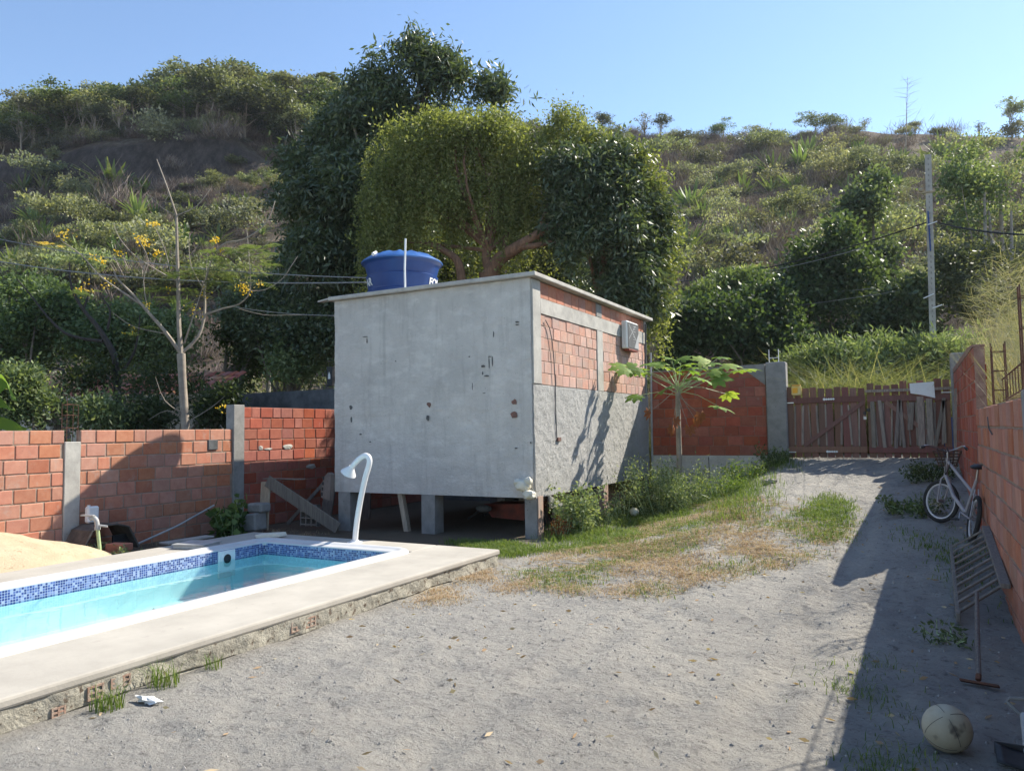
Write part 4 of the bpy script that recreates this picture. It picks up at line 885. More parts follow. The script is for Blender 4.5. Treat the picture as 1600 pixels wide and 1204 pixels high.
# timber by the tall dark wall and below the house
def plank(label,a,c,w,h,mat=m_wood,up=(0,1,0),name='plank'):
    b=MB(); b.bar(a,c,w,h,up,.004); o=b.build(name,mat); tag(o,label,'plank'); return o
plank('upright pale plank standing left of the house in front of the red wall',(-9.85,9.3,-.03),(-9.88,9.38,.78),.03,.21,m_wood_pale,(1,0,0))
plank('broad grey plank leaning slantwise left of the house',(-8.48,9.62,.03),(-9.82,9.35,.80),.03,.20,m_wood,(0,0,1))
plank('thin horizontal plank resting across the leaning boards',(-10.35,9.8,.80),(-9.15,9.5,.83),.10,.02,m_wood,(0,0,1))
plank('dark upright board leaning against the red wall beside the house',(-9.05,11.0,.0),(-9.12,11.2,1.45),.03,.22,m_wood,(1,0,0))
plank('second dark board standing behind the slanting plank',(-9.3,10.2,.0),(-9.22,10.3,.80),.03,.25,m_wood,(1,0,0))
plank('thin grey batten crossing behind the slanting plank',(-9.9,9.9,.0),(-9.2,10.1,.75),.03,.06,m_wood,(0,0,1))
plank('round pale prop standing under the front of the house',(-7.33,10.0,-.12),(-7.48,10.0,.6),.09,.09,m_wood_pale)
plank('thin pale stick slanting under the house behind the prop',(-7.05,10.6,.6),(-7.45,10.7,.35),.04,.03,m_wood_pale)
for k,(x0,x1,l) in enumerate(((-6.3,-6.1,'first'),(-6.05,-5.95,'second'),(-5.85,-5.6,'third'))):
    plank(l+' dark board standing in the gloom under the house, counted from the middle stilt',(x0,12.2+.2*k,-.1),(x1,12.4,.58),.03,.16)
wbw=thing('wheelbarrow','red wheelbarrow tray stored in the dark below the house','wheelbarrow',(-6.0,11.3,0))
b=MB(); b.prism([(-6.35,11.0,.15),(-5.75,11.0,.12),(-5.55,11.0,.40),(-6.5,11.0,.36)],(0,.6,0)); b.build('tray',m_dkred,wbw)
b=MB(); b.tube([(-6.45,11.0,.33),(-6.75,10.9,.12)],.018,6); b.tube([(-6.45,11.55,.33),(-6.75,11.45,.12)],.018,6); b.build('handle',m_black,wbw)
b=MB(); P=[np.array([-5.65+.17*math.cos(q),11.3,.07+.17*math.sin(q)]) for q in np.linspace(0,2*math.pi,21)]; b.tube(P,.03,6,cap=False); b.build('wheel',m_rubber,wbw)
b=MB(); b.blob((-6.35,10.75,.32),(.14,.1,.06),10,6,.1,3); o=b.build('cement_sack',m_conc_dk); tag(o,'rounded grey sack resting behind the middle stilt below the house','sack')
hbk=thing('block_pile','hollow block end standing on the ground behind the slanting plank','brick',(-9.3,9.85,0))
b=MB()
for k in range(4): b.box(-9.5,-9.12,9.8,9.9,.02+.11*k,.04+.11*k)
for k in range(4): b.box(-9.5+.12*k,-9.48+.12*k,9.801,9.899,.0,.37)
b.build('block_lattice',pm('grey_block',(.3,.26,.22),(.2,.18,.16),8,.9,.4),hbk)
b=MB(); b.obox((-9.9,9.15,.12),(.16,0,.02),(0,.14,0),(-.01,0,.15),.03); b.obox((-9.85,9.2,.36),(.15,.02,0),(0,.12,0),(0,0,.08),.03); o=b.build('concrete_lump',m_conc); tag(o,'rough grey concrete lump behind the leafy plant at the left of the boards','concrete')
bar_=MB(); 
for k in range(9): bar_.tube([(-5.35+.04*k,10.5+.05*k,-.05),(-5.42+.05*k+rnd.uniform(-.05,.05),10.5,.58)],.006,4)
o=bar_.build('rebar_bundle',m_rebar); tag(o,'bundle of rusty rods standing beside the right front stilt in the dark','rods')
b=MB(); b.blob((-4.45,12.75,.13),(.085,.085,.075),16,9,.04,9); o=b.build('white_pot',m_foam,smooth=True); tag(o,'small round white pot half hidden in the weeds below the house','pot')
b=MB(); b.blob((-4.10,2.98,.03),(.10,.035,.018),12,6,.35,5); o=b.build('plastic_scrap',m_white); tag(o,'crumpled white plastic scrap on the ground beside the deck','scrap')
b=MB(); b.blob((-4.3,5.05,.012),(.03,.02,.006),8,5,.3,6); o=b.build('fallen_leaf',L_yel); tag(o,'yellow fallen leaf on the ground below the deck edge','leaf')
st_=[(1205,808,'dark brown stone at the edge of the drive among grass'),(1210,793,'small flat stone on the upper drive edge'),(1518,850,'pale stone under the bicycle rear wheel')]
for x,y,l in st_:
    p=on(2,.1 if x<1300 else .25,x,y); p[2]=float(fine_z(p[0],p[1])); s=.05 if x!=1205 else .09
    b=MB(); b.blob((p[0],p[1],p[2]+s*.3),(s*1.3,s,s*.6),9,6,.25,int(x)); o=b.build('stone',m_stone); tag(o,l,'stone')
# ------------------------------------------------------------------ poles and wires
cp=thing('utility_pole','tall perforated concrete utility pole beyond the gate','utility pole',(.5,25.2,1))
p0=at(1457.5,604,22);p1=at(1450,243,22); p0[2]=.6
b=MB(); b.bar(p0,p1,.22,.17,(1,0,0)); b.build('shaft',m_conc_lt,cp)
P=[p0+(p1-p0)*q for q in np.linspace(.18,.985,46)]
b=MB(); vd=np.array([.0,-1,0.])
for q in P: b.obox(q+vd*.110,(.016,0,0),(0,.003,0),(0,0,.032),.0)
b.build('hole_shade',m_conc,cp).__setitem__('kind','stuff')  # small grey plates, the shade of the pole openings as colour
q=at(1449,300,21.9); b=MB(); b.bar(q-np.array([.22,0,0]),q+np.array([.18,0,0]),.06,.05); b.lathe(q+np.array([-.16,-.05,.03]),[(.05,0),(.06,.05),(.04,.10)],12); b.build('crossarm',m_wood_pale,cp)
q0=at(1450,330,21.85);q1=at(1454,392,21.85); b=MB(); b.tube([q0,q1],.022,6); b.build('blue_marking',m_tank,cp)
for (x,y) in ((1464,346),(1443,466),(1472,476)):
    q=at(x,y,21.8); b=MB(); b.tube([q,q+np.array([.0,0,.0])+RR*(-.3 if x<1450 else .28)*-1+np.array([0,0,.13 if x<1450 else -.1])],.018,6); b.build('bracket',m_white,cp)
def wire(name,label,a,c,sag,mt=m_wire,r=.012,cat='cable',grp=None):
    a=np.array(a,float);c=np.array(c,float); P=[a+(c-a)*t-np.array([0,0,sag*4*t*(1-t)]) for t in np.linspace(0,1,22)]
    b=MB(); b.tube(P,r,5); o=b.build(name,mt); tag(o,label,cat,grp); return o
wire('overhead_wire','upper pale service wire crossing the left hillside to the house',at(-60,360,20),at(572,434,14.5),.25,m_wire,.010)
wire('overhead_wire','lower pale service wire crossing the left hillside to the house',at(-60,398,20),at(572,441,14.5),.25,m_wire,.013)
wire('overhead_wire','short drooping cable end left of the house roof',at(370,480,16),at(522,493,15.5),.04,m_wire,.008)
wire('overhead_wire','dark cable running down left from the pole across the slope',at(1452,346,22),at(1040,442,30),.3,m_wire_dk,.022)
wire('overhead_wire','white cable sloping below the dark one left of the pole',at(1345,388,25),at(1040,440,30),.25,m_wire,.012)
wire('overhead_wire','upper of two thin cables over the dark creepers',at(1400,447,26),at(1040,462,30),.15,m_wire,.010)
wire('overhead_wire','lower thin cable over the dark creepers',at(1400,455,24),at(1040,497,30),.1,m_wire,.008)
wire('overhead_wire','black cable running right from the pole out of view',at(1460,346,22),at(1720,362,16),.2,m_wire_dk,.024)
b=MB(); b.tube([at(169,604,26),at(170,482,26)],.13,8); o=b.build('utility_pole',m_conc_lt); tag(o,'grey pole seen among the bare branches on the left','pole')
b=MB(); b.tube([at(419,612,24),at(420,545,24)],.07,8); o=b.build('white_post',m_conc_lt); tag(o,'pale post among the leaves left of the house','post')
sg=thing('notice_box','black box with a white emblem on the rear wall left of the house','sign',tuple(on(1,15.4,516,607)))
q=on(1,15.5,517,588); b=MB(); b.obox(q,(.10,0,0),(0,.06,0),(0,0,.26),.01); b.build('box_body',m_black,sg)
b=MB(); b.prism([q+np.array([-.035,-.066,-.07]),q+np.array([.04,-.066,-.07]),q+np.array([.04,-.066,.04]),q+np.array([.0,-.066,.13]),q+np.array([-.035,-.066,.04])],(0,-.004,0)); b.build('emblem',m_white,sg)
# ------------------------------------------------------------------ neighbour's house with tiled roof
nh=thing('neighbour_house','low cream house with a red tiled roof half hidden by trees on the left','house',tuple(at(200,650,20)))
m_tile=pm('red_roof_tile',(.48,.19,.11),(.33,.12,.07),6,.85,.3,40,.01,rn=.5); m_cream=pm('cream_house_wall',(.6,.54,.44),(.48,.43,.35),2,.9,.3)
def roofplane(a,b_,up,rows,cols):
    a=np.array(a,float);b_=np.array(b_,float);up=np.array(up,float); d=(b_-a)/cols; u=up/rows; n=np.cross(d,u); n/=np.linalg.norm(n); n*=np.sign(n[2])
    V=[];F=[]
    for k in range(5):
        q=math.pi*k/4; V.append((math.cos(q)*-.5,math.sin(q)))
    for r in range(rows):
        for c_ in range(cols):
            vs=[]
            for e in(0,1.12):
                for x,z in V: vs.append(d*(x+.5)*.98+u*e+n*(z*.05+ (.02 if e==0 else 0)))
            key='roof_tile_mesh%s'%(id(a)%7)
            if (r,c_)==(0,0): mm=bpy.data.meshes.new('roof_tile'); mm.from_pydata([tuple(v) for v in vs],[],[(i,i+1,i+6,i+5) for i in range(4)]); mm.update(); mm.materials.append(m_tile)
            o=bpy.data.objects.new('roof_tile',mm); COL.objects.link(o); o.parent=nh; o.location=tuple(a+d*c_+u*r-wl(nh))
for (xa,ya,Da,xb,yb,Db,hgt,cols,rows) in((92,620,20,330,615,19,.62,22,5),(-40,628,20,58,621,20,.3,8,3)):
    a=at(xa,ya,Da);b_=at(xb,yb,Db); back=np.array([-.2,1.3,hgt]) if rows>4 else np.array([-.1,.9,hgt]); roofplane(a,b_,back,rows,cols)
    w=MB(); dn=np.array([0,0,-2.6]); off_=np.array([0,.35,-.05]); w.prism([a+off_,b_+off_,b_+off_+dn,a+off_+dn],(0,.15,0)); w.build('wall',m_cream,nh)
    w=MB(); w.bar(a+np.array([0,.05,-.06]),b_+np.array([0,.05,-.06]),.03,.12); w.build('fascia',m_cream,nh)
# low dark ground-wall of neighbour
w=MB(); w.obox(at(270,645,24)+np.array([0,0,-.6]),(3.0,.6,0),(-.02,.1,0),(0,0,1.0)); o=w.build('garden_wall',m_conc_dk); tag(o,'dark low garden wall behind the small yellow flowering tree','wall')
# ------------------------------------------------------------------ foliage tools
def unit(a): return a/(np.linalg.norm(a,axis=-1,keepdims=True)+1e-9)
def leaves(P,d,L,Wd,var,fold=.0,up=None):
    """one four-cornered leaf per point P, axis d, length L, width Wd (arrays)"""
    n=len(P); d=unit(d); r=rg.normal(size=(n,3)); w=unit(np.cross(d,r)); L=np.broadcast_to(L,(n,))[:,None]; Wd=np.broadcast_to(Wd,(n,))[:,None]
    V=np.stack([P,P+d*L*.45+w*Wd*.5,P+d*L,P+d*L*.45-w*Wd*.5],1).reshape(-1,3)
    F=np.arange(4*n).reshape(n,4); return V,F,var
class FO:
    def __init__(s): s.V=[];s.F=[];s.a=[];s.n=0
    def add(s,V,F,var): s.V.append(V); s.F.append(F+s.n); s.a.append(var); s.n+=len(V); return s
    def mesh(s,name,mat,off=None):
        V=np.concatenate(s.V); 
        if off is not None: V=V-off
        return npmesh(name,V,np.concatenate(s.F),np.concatenate(s.a),mat=mat)
def sph(n): return unit(rg.normal(size=(n,3)))
def clumps(fo,lobes,nc,nl,sig,L,Wd,droop=.4,flat=1.0,shell=.75,spray=None,upbias=.15,cull=.56):
    """lobes: rows (x,y,z,rx,ry,rz); nc clumps of nl leaves each, nearer the lobe surfaces"""
    lb=np.array(lobes,float)
    if len(lb)>5 and lb[0,3]>.4:
        ex=[]
        for q in lb:
            for _ in range(5):
                d=sph(1)[0]; d[2]=abs(d[2])*.9-.1; f_=rg.uniform(.22,.42); ex.append(np.r_[q[:3]+d*q[3:]*.98,q[3:]*f_])
        lb=np.concatenate([np.concatenate([lb[:,:3],lb[:,3:]*.92],1),np.array(ex)]); nc=int(nc*1.15); sig=sig*1.0
    wt=(lb[:,3]*lb[:,5]); wt/=wt.sum(); k=rg.choice(len(lb),nc,p=wt); dr=sph(nc); dr[:,2]=np.where(dr[:,2]<-.5,-dr[:,2],dr[:,2])
    rr=shell+(1.04-shell)*rg.random(nc)**.7; C=lb[k,:3]+dr*lb[k,3:]*rr[:,None]
    if lb[0,3]>.35 and len(lb)>5:
        k_=(vnoise(C[:,0]*.85+C[:,2]*.55,C[:,1]*.85-C[:,2]*.75,int(nc)%97)+.35*vnoise(C[:,0]*2.1-C[:,2],C[:,1]*2.1+C[:,2]*1.3,13))>cull; C=C[k_]; dr=dr[k_]; nc=len(C)
    s=sig*(.6+.8*rg.random(nc)); P=np.repeat(C,nl,0)+rg.normal(size=(nc*nl,3))*np.repeat(s,nl)[:,None]*np.array([1,1,flat])
    D=np.repeat(dr,nl,0)*.5+rg.normal(size=(nc*nl,3))*.6; D[:,2]+=upbias-droop
    cv=np.repeat(rg.random(nc),nl); var=np.clip(.55*cv+.45*rg.random(nc*nl),0,1); var=np.where(rg.random(nc*nl)<.05,1,var*.85)
    n=nc*nl; fo.add(*leaves(P,D,L*(.6+.7*rg.random(n)),Wd*(.6+.7*rg.random(n)),var)); return C
def strands(fo,tops,ln,step,L,Wd,sway=.12):
    """hanging vines: leaves along threads dropping from the top points"""
    for p,l in zip(tops,ln):
        n=max(int(l/step),3); t=np.linspace(0,1,n); ph=rg.random()*6; q=np.stack([p[0]+sway*np.sin(t*4+ph)*t,p[1]+sway*np.cos(t*3+ph)*t,p[2]-l*t],1)+rg.normal(size=(n,3))*.035
        D=rg.normal(size=(n,3))*.8; D[:,2]-=.5; var=np.clip(rg.random()*.5+rg.random(n)*.5,0,1)
        fo.add(*leaves(q,D,L*(.6+.8*rg.random(n)),Wd*(.6+.8*rg.random(n)),var))
def limb(b,a,c,r0,r1,bend=.15,n=6,seg=6):
    a=np.array(a,float);c=np.array(c,float); L=np.linalg.norm(c-a); off=rg.normal(size=3)*bend*L*.5; off[2]=abs(off[2])*.5
    P=[a+(c-a)*t+off*math.sin(math.pi*t) for t in np.linspace(0,1,n)]; b.tube(P,list(np.linspace(r0,r1,n)),seg,cap=False)
def pl(x,y,D,rpx,asp=1.0,dz=1.0):
    """lobe seen at pixel x,y with pixel radius rpx when D metres away -> world ellipsoid"""
    p=at(x,y,D); r=rpx*D/FPX; return (p[0],p[1],p[2],r*asp,r*asp,r*dz)
def bush_tree(name,label,cat,lobs,D,leafmat_,nc,nl,L,Wd,sig,droop=.3,group=None,shell=.6,bark=None,flat=1.0):
    lob=[pl(x,y,D+rg.uniform(-.6,.6),r) for x,y,r in lobs]; cx=np.mean([l[0] for l in lob]);cy=np.mean([l[1] for l in lob]); gz_=float(world_z(cx,cy))
    t=thing(name,label,cat,(cx,cy,gz_),group=group); fo=FO(); C=clumps(fo,lob,nc,nl,sig,L,Wd,droop=droop,shell=shell,flat=flat); mobj('crown',fo.mesh('crown',leafmat_,wl(t)),t)
    b=MB(); base=wl(t); top=np.array([cx,cy,max(l[2] for l in lob)-.3]); b.tube([base+np.array([0,0,-.3]),(base+top)/2+rg.normal(size=3)*.15,top],[.16,.11,.03],7)
    for k in range(7): c_=C[rg.integers(len(C))]; limb(b,base+(top-base)*rg.uniform(.3,.8),c_,.05,.012)
    b.build('trunk',bark or m_bark,t,smooth=True); return t
# ------------------------------------------------------------------ the big trees behind the house
mt=thing('mango_tree','large dark glossy leaved tree towering behind the blue tank','tree',tuple(at(600,660,25)*np.array([1,1,0])),group=None)
lob=[pl(*a) for a in [(645,122,25,46),(605,160,25,48),(700,150,25,54),(760,165,25,38),(806,178,24.5,15),(565,210,25,60),(520,220,25.5,34),(505,295,25,52),(545,330,24,75),(490,400,24.5,48),(500,430,23.5,66),(445,330,25,22),(580,300,24,70),(640,220,25,72),(560,430,23.5,68),(430,470,24.5,30),(630,400,24,60),(465,500,23.5,45),(648,72,25,14),(590,88,25,11),(770,130,25,12),(690,100,25,20),(560,130,25,14),(455,250,25,14),(820,150,25,9)]]
fo=FO(); C=clumps(fo,lob,7200,15,.20,.25,.07,droop=.8,shell=.5)
C2=clumps(fo,lob,1000,9,.18,.28,.07,droop=.7,shell=.92)
mobj('crown',fo.mesh('crown',L_mango,wl(mt)),mt)
b=MB(); base=wl(mt); b.tube([base+np.array([0,0,-.2]),base+np.array([.1,0,2.2]),base+np.array([-.2,.1,4.5]),base+np.array([.3,.2,8])],[.42,.36,.28,.15],10); b.build('trunk',m_bark,mt,smooth=True)
b=MB()
for k in range(26): c_=C[rg.integers(len(C))]; limb(b,base+np.array([0,0,rg.uniform(2.5,6)]),c_,.13,.03)
b.build('limbs',m_bark,mt,smooth=True)
vt=thing('vine_draped_tree','broad tree smothered in yellow green hanging vines, with thick reddish limbs above the roof','tree',tuple(at(770,660,21.5)*np.array([1,1,0])))
VL=[(625,255,21.5,55),(680,235,21.5,58),(740,230,21.5,55),(800,235,21.5,55),(830,290,21.3,42),(610,320,21.5,50),(680,330,21.5,60),(760,330,21.5,60),(815,350,21.5,40),(880,208,22,34),(915,250,21.5,40),(590,370,21.5,30)]
lob=[pl(*a) for a in VL]
fo=FO(); C=clumps(fo,lob,5200,12,.17,.11,.05,droop=.5,shell=.7,upbias=.3,cull=.5)
tops=[]; 
for a in VL:
    x,y,D,r_=a
    for k in range(int(r_*2.6)):
        q=pl(x,y,D,r_); dd=sph(1)[0]; dd[2]=abs(dd[2])*.8; tops.append(np.array(q[:3])+dd*np.array(q[3:])*1.03)
strands(fo,tops,.3+2.9*rg.random(len(tops))**1.4,.05,.10,.045,.2)
mobj('crown',fo.mesh('crown',L_vine,wl(vt)),vt)
b=MB(); base=wl(vt)
def lim(b,pts,r0,r1,D=21,seg=9): P=smoothp([at(x,y,D_) for x,y,D_ in pts],4); b.tube(P,list(np.linspace(r0,r1,len(P))),seg)
j=at(765,425,20.8); P=smoothp([base+np.array([0,0,-.2]),base+np.array([.0,0,2.]),j],4); b.tube(P,list(np.linspace(.38,.30,len(P))),10); b.build('trunk',m_bark_red,vt,smooth=True)
b=MB(); lim(b,[(765,428,20.8),(780,405,20.7),(812,384,20.5),(835,370,20.4),(862,352,20.4),(900,345,20.6)],.22,.08); lim(b,[(812,386,20.5),(835,384,20.3),(870,378,20.4),(900,392,20.6)],.10,.04)
lim(b,[(765,425,20.8),(760,400,20.9),(763,370,21),(766,330,21.2)],.15,.10); lim(b,[(722,440,20.6),(716,410,20.6),(700,395,20.7),(670,380,21)],.14,.07); lim(b,[(785,398,20.7),(792,365,20.9),(800,330,21.2)],.07,.04); lim(b,[(835,372,20.4),(850,340,20.6),(860,300,21)],.08,.04)
for k in range(14): c_=C[rg.integers(len(C))]; limb(b,j+np.array([0,0,.6]),c_,.06,.02)
b.build('limbs',m_bark_red,vt,smooth=True)
bush_tree('leafy_tree','dark tree filling the gap behind the reddish limbs above the roof','tree',[(700,400,40),(740,420,36),(800,430,40),(860,430,44),(880,390,36),(680,440,36),(650,380,34),(900,440,40)],24.5,L_mango,1700,14,.22,.075,.24,.4)
rt_=thing('mango_tree','glossy leaved tree behind the back corner of the house, edged with pale vines','tree',tuple(at(960,660,20.5)*np.array([1,1,0])))
lob=[pl(*a) for a in [(915,300,20.5,58),(950,330,20.5,65),(900,360,20.5,50),(960,400,20.3,62),(930,430,20,50),(1000,380,20.5,42),(990,440,20,42),(960,260,20.8,35),(1010,330,20.6,30),(930,470,19.8,45),(985,480,19.8,35)]]
fo=FO(); C=clumps(fo,lob,4800,14,.18,.21,.06,droop=.7,shell=.55); mobj('crown',fo.mesh('crown',L_mango,wl(rt_)),rt_)
fo=FO(); lob2=[pl(*a) for a in [(1010,310,20.8,32),(1025,365,20.7,34),(1022,420,20.6,34),(985,270,20.9,32),(950,240,21,34),(1000,470,20.3,28),(1022,480,20.5,22),(925,215,21,28)]]
clumps(fo,lob2,1300,12,.16,.11,.06,droop=.4,shell=.75); tops=[np.array(q[:3])+sph(1)[0]*np.array(q[3:])*1.0 for q in lob2 for k in range(34)]; strands(fo,tops,rg.uniform(.5,1.6,len(tops)),.05,.1,.055)
mobj('vines',fo.mesh('vines',L_vine,wl(rt_)),rt_)
b=MB(); base=wl(rt_); b.tube([base+np.array([0,0,-.2]),base+np.array([.1,0,3]),base+np.array([-.1,.1,6])],[.3,.24,.1],9)
for k in range(16): c_=C[rg.integers(len(C))]; limb(b,base+np.array([0,0,rg.uniform(2,5)]),c_,.08,.02)
b.build('trunk',m_bark_red,rt_,smooth=True)
# ------------------------------------------------------------------ middle distance trees, dark creepers
bush_tree('creeper_mound','tallest rounded mound of dark creeper right of the big trees','creeper',[(1300,385,38),(1285,430,52),(1290,490,65),(1330,440,42),(1250,480,45),(1340,500,50),(1270,540,45),(1340,550,45),(1240,580,45),(1300,590,45),(1360,590,40)],28,L_dark,2600,14,.19,.13,.22,.35,shell=.75)
bush_tree('creeper_column','narrow creeper column standing up behind the dark mound','creeper',[(1365,300,22),(1352,330,24),(1370,365,24),(1384,400,17),(1380,440,20),(1388,475,22),(1330,330,22)],31,L_dark,800,14,.18,.12,.2,.35,shell=.7)
bush_tree('creeper_thicket','dark creeper thicket left of the tall mound, above the back wall','creeper',[(1200,500,48),(1150,520,50),(1100,530,48),(1220,545,40),(1065,520,35),(1160,565,45),(1080,575,40),(1230,580,30)],25,L_dark,2200,14,.17,.12,.22,.35,shell=.7)
bush_tree('round_bush','lighter green spreading bush above the creeper thicket','bush',[(1135,465,38),(1175,455,32),(1100,475,30),(1200,480,22),(1150,500,30)],27,L_bush,1100,12,.16,.07,.2,.0,flat=.5)
bush_tree('creeper_thicket','dark creeper thicket between the tall mound and the utility pole','creeper',[(1400,500,42),(1420,540,40),(1385,540,40),(1430,470,28)],26,L_dark,1200,14,.18,.12,.2,.35,shell=.7)
bush_tree('leafy_tree','thin trunked tree with bright glossy crown right of the pole','tree',[(1520,245,34),(1560,250,32),(1590,265,36),(1500,300,32),(1540,310,36),(1585,320,36),(1630,300,40),(1620,250,30),(1520,350,22)],27,L_weed,1000,12,.16,.09,.24,.1,bark=m_bark_pale)
bush_tree('leafy_tree','lower dark tree right of the pole below the glossy crown','tree',[(1530,420,42),(1580,430,45),(1500,470,36),(1550,480,42),(1600,490,45),(1640,430,45),(1495,420,25)],25,L_bush,1500,12,.17,.08,.22,.2,bark=m_bark_pale)
b=MB()
for x0,y0,x1,y1 in((1550,500,1545,330),(1530,480,1538,300),(1570,470,1580,330),(1600,500,1610,330)): P=[at(x0,y0+60,26),at((x0+x1)/2+6,(y0+y1)/2,26),at(x1,y1,26.5)]; b.tube(P,[.09,.07,.04],6)
o=b.build('pale_trunks',m_bark_pale,smooth=True); tag(o,'group of thin pale leaning trunks under the glossy crown right of the pole','tree')
for l,lb in(('bright weedy bush on the bank right above the left gate leaf',[(1250,585,26),(1290,575,28),(1270,600,26)]),('bright weedy bush on the bank behind the middle of the gate',[(1330,575,28),(1370,565,30),(1350,595,26)]),('bright weedy bush on the bank beside the utility pole',[(1410,575,28),(1440,565,28),(1425,595,24)]),('bright weedy bush between the utility pole and the right gate post',[(1475,570,26),(1500,560,28),(1490,590,24)])):
    bush_tree('leafy_bush',l,'bush',lb,21.5,L_weed,520,12,.20,.05,.2,-.1)
# left middle ground
lf=[('dark leafy tree behind the left wall, left of the flowering tree',[(30,480,45),(80,500,48),(20,540,50),(90,540,42),(140,540,34),(40,570,34),(-30,520,50)],22,L_bush,1800),
 ('leafy tree behind the second bare tree on the left',[(190,520,36),(230,535,38),(180,560,32),(240,560,28),(270,530,30)],22,L_weed,1200),
 ('shrubby tree between the flowering tree and the dark mango tree',[(345,520,34),(380,530,38),(330,560,32),(400,570,36),(310,545,24),(360,600,26)],23.5,L_bush,1500),
 ('bright bush above the grey rear wall beside the house',[(430,580,24),(480,575,26),(500,590,22),(460,600,20),(410,590,18),(440,555,18)],22.5,L_weed,1300),
 ('dark foliage below the big mango crown left of the house',[(420,520,40),(470,530,42),(510,540,36),(380,490,30),(500,500,40)],23,L_mango,1500)]
for l,lb,D,mt_,nc in lf: bush_tree('leafy_tree' if 'tree' in l else 'leafy_bush',l,'tree' if 'tree' in l else 'bush',lb,D,mt_,nc,13,.15,.075,.2,.2)
bush_tree('leafy_shrub','lush shrub directly over the left wall near the rebar cage','shrub',[(50,640,30),(20,655,28),(90,655,22),(150,655,24),(185,662,16),(0,610,26),(35,600,20)],15.5,L_weed,1100,13,.12,.05,.13,.2)
bush_tree('leafy_shrub','shrub over the left wall right of the flowering trunk','shrub',[(335,650,20),(350,630,18),(240,655,20),(215,660,16)],16,L_bush,600,13,.12,.05,.13,.2)
bush_tree('leafy_bush','sparse leafy branches hanging before the red tiled roof','bush',[(120,600,20),(165,592,18),(215,612,18),(255,596,20),(300,612,16)],18.5,L_bush,300,11,.13,.055,.2,.1)
# banana leaf at the left edge
bl=thing('banana_plant','banana plant with broad torn leaves at the left picture edge','banana plant',tuple(at(-25,700,14)*np.array([1,1,0])))
for (x0,y0,x1,y1,x2,y2) in((-30,640,5,595,24,625),(-30,650,-5,625,20,640),(-30,655,10,662,40,668)):
    P=smoothp([at(x0,y0,14),at(x1,y1,13.9),at(x2,y2,13.8)],6); V=[];F=[]
    for i,p in enumerate(P):
        w=.14*math.sin(math.pi*min(1,(i+.6)/len(P))); V+= [p+PP*w*.9+FW*-.1,p,p-PP*w+FW*.08]
    F=[(i*3+k,i*3+k+1,i*3+3+k+1,i*3+3+k) for i in range(len(P)-1) for k in(0,1)]; mobj('leaf',npmesh('leaf',np.array(V)-wl(bl),F,np.full(len(F),.6),smooth=True,mat=L_papaya),bl)
b=MB(); b.tube([wl(bl),at(-28,645,14)],[.12,.06],8); b.build('stem',m_green_pipe,bl)
# ------------------------------------------------------------------ bare flowering tree on the left
def Q(pts,D): return [at(x/2.676,y/2.676+230,D+dd) for (x,y,dd) in pts]
ft_=thing('flowering_tree','slender bare tree with a few yellow blossoms behind the left wall','tree',tuple(at(287,690,15.5)*np.array([1,1,0])))
base=wl(ft_)
b=MB(); P=[base]+Q([(775,1170,0),(762,960,0),(757,862,0)],15.5); b.tube(P,[.10,.085,.078,.085],10); b.build('trunk',m_bark_pale,ft_,smooth=True)
BR_=[([(757,862,0),(748,740,0),(745,560,.1),(740,400,.1),(738,285,.1)],.055,.025),([(738,285,.1),(700,170,.1),(655,50,.2)],.022,.010),([(738,285,.1),(680,255,0),(610,190,-.1)],.010,.004),([(738,285,.1),(810,255,.2),(850,215,.2),(882,170,.3)],.014,.006),
 ([(757,862,0),(690,770,-.2),(620,690,-.3),(560,620,-.4),(500,560,-.5),(475,520,-.5)],.045,.010),([(600,665,-.3),(520,610,-.5),(420,540,-.7),(340,450,-.8),(260,395,-1)],.022,.006),([(700,780,-.1),(560,750,-.2),(470,690,-.2)],.012,.005),
 ([(757,862,0),(830,790,.2),(855,700,.3),(855,600,.4),(845,560,.4)],.040,.018),([(855,700,.3),(930,675,.4),(1000,655,.5),(1045,600,.5),(1042,480,.5),(1032,340,.6)],.026,.006),([(1045,600,.5),(1110,595,.6),(1180,550,.7),(1215,500,.7),(1245,455,.8)],.014,.006),
 ([(855,610,.4),(870,520,.3),(900,440,.2),(945,400,.2),(1020,385,.3),(1100,330,.4),(1135,270,.4),(1150,225,.5)],.020,.008),([(770,820,0),(800,730,-.2),(830,640,-.2),(880,480,-.3)],.02,.006),([(740,560,0),(650,510,-.2),(560,450,-.3),(500,380,-.3),(475,320,-.3)],.016,.006),([(712,520,0),(690,430,.1),(655,350,.1),(640,320,.1)],.010,.005),
 ([(1000,675,.5),(1100,700,.5),(1200,702,.6),(1290,700,.7)],.012,.005),([(855,600,.4),(800,500,.5),(790,400,.5),(795,360,.5)],.012,.005),([(1080,440,.5),(1120,400,.5),(1150,370,.5)],.010,.004),([(620,690,-.3),(600,560,-.4),(620,470,-.4),(575,380,-.4)],.012,.005),([(860,560,.4),(865,480,.5),(870,440,.5)],.01,.005),([(740,690,0),(790,650,.3),(900,600,.5)],.014,.005),([(775,1120,0),(690,1060,-.3),(650,960,-.4)],.014,.004),([(775,1140,0),(700,1100,-.2),(620,1140,-.3)],.012,.004),([(780,1150,0),(880,1090,.2),(940,1040,.3)],.012,.004)]
b=MB()
for P,r0,r1 in BR_: P=smoothp(Q(P,15.5),3); b.tube(P,list(np.linspace(r0,r1,len(P))),6)
b.build('branches',m_bark_pale,ft_,smooth=True)
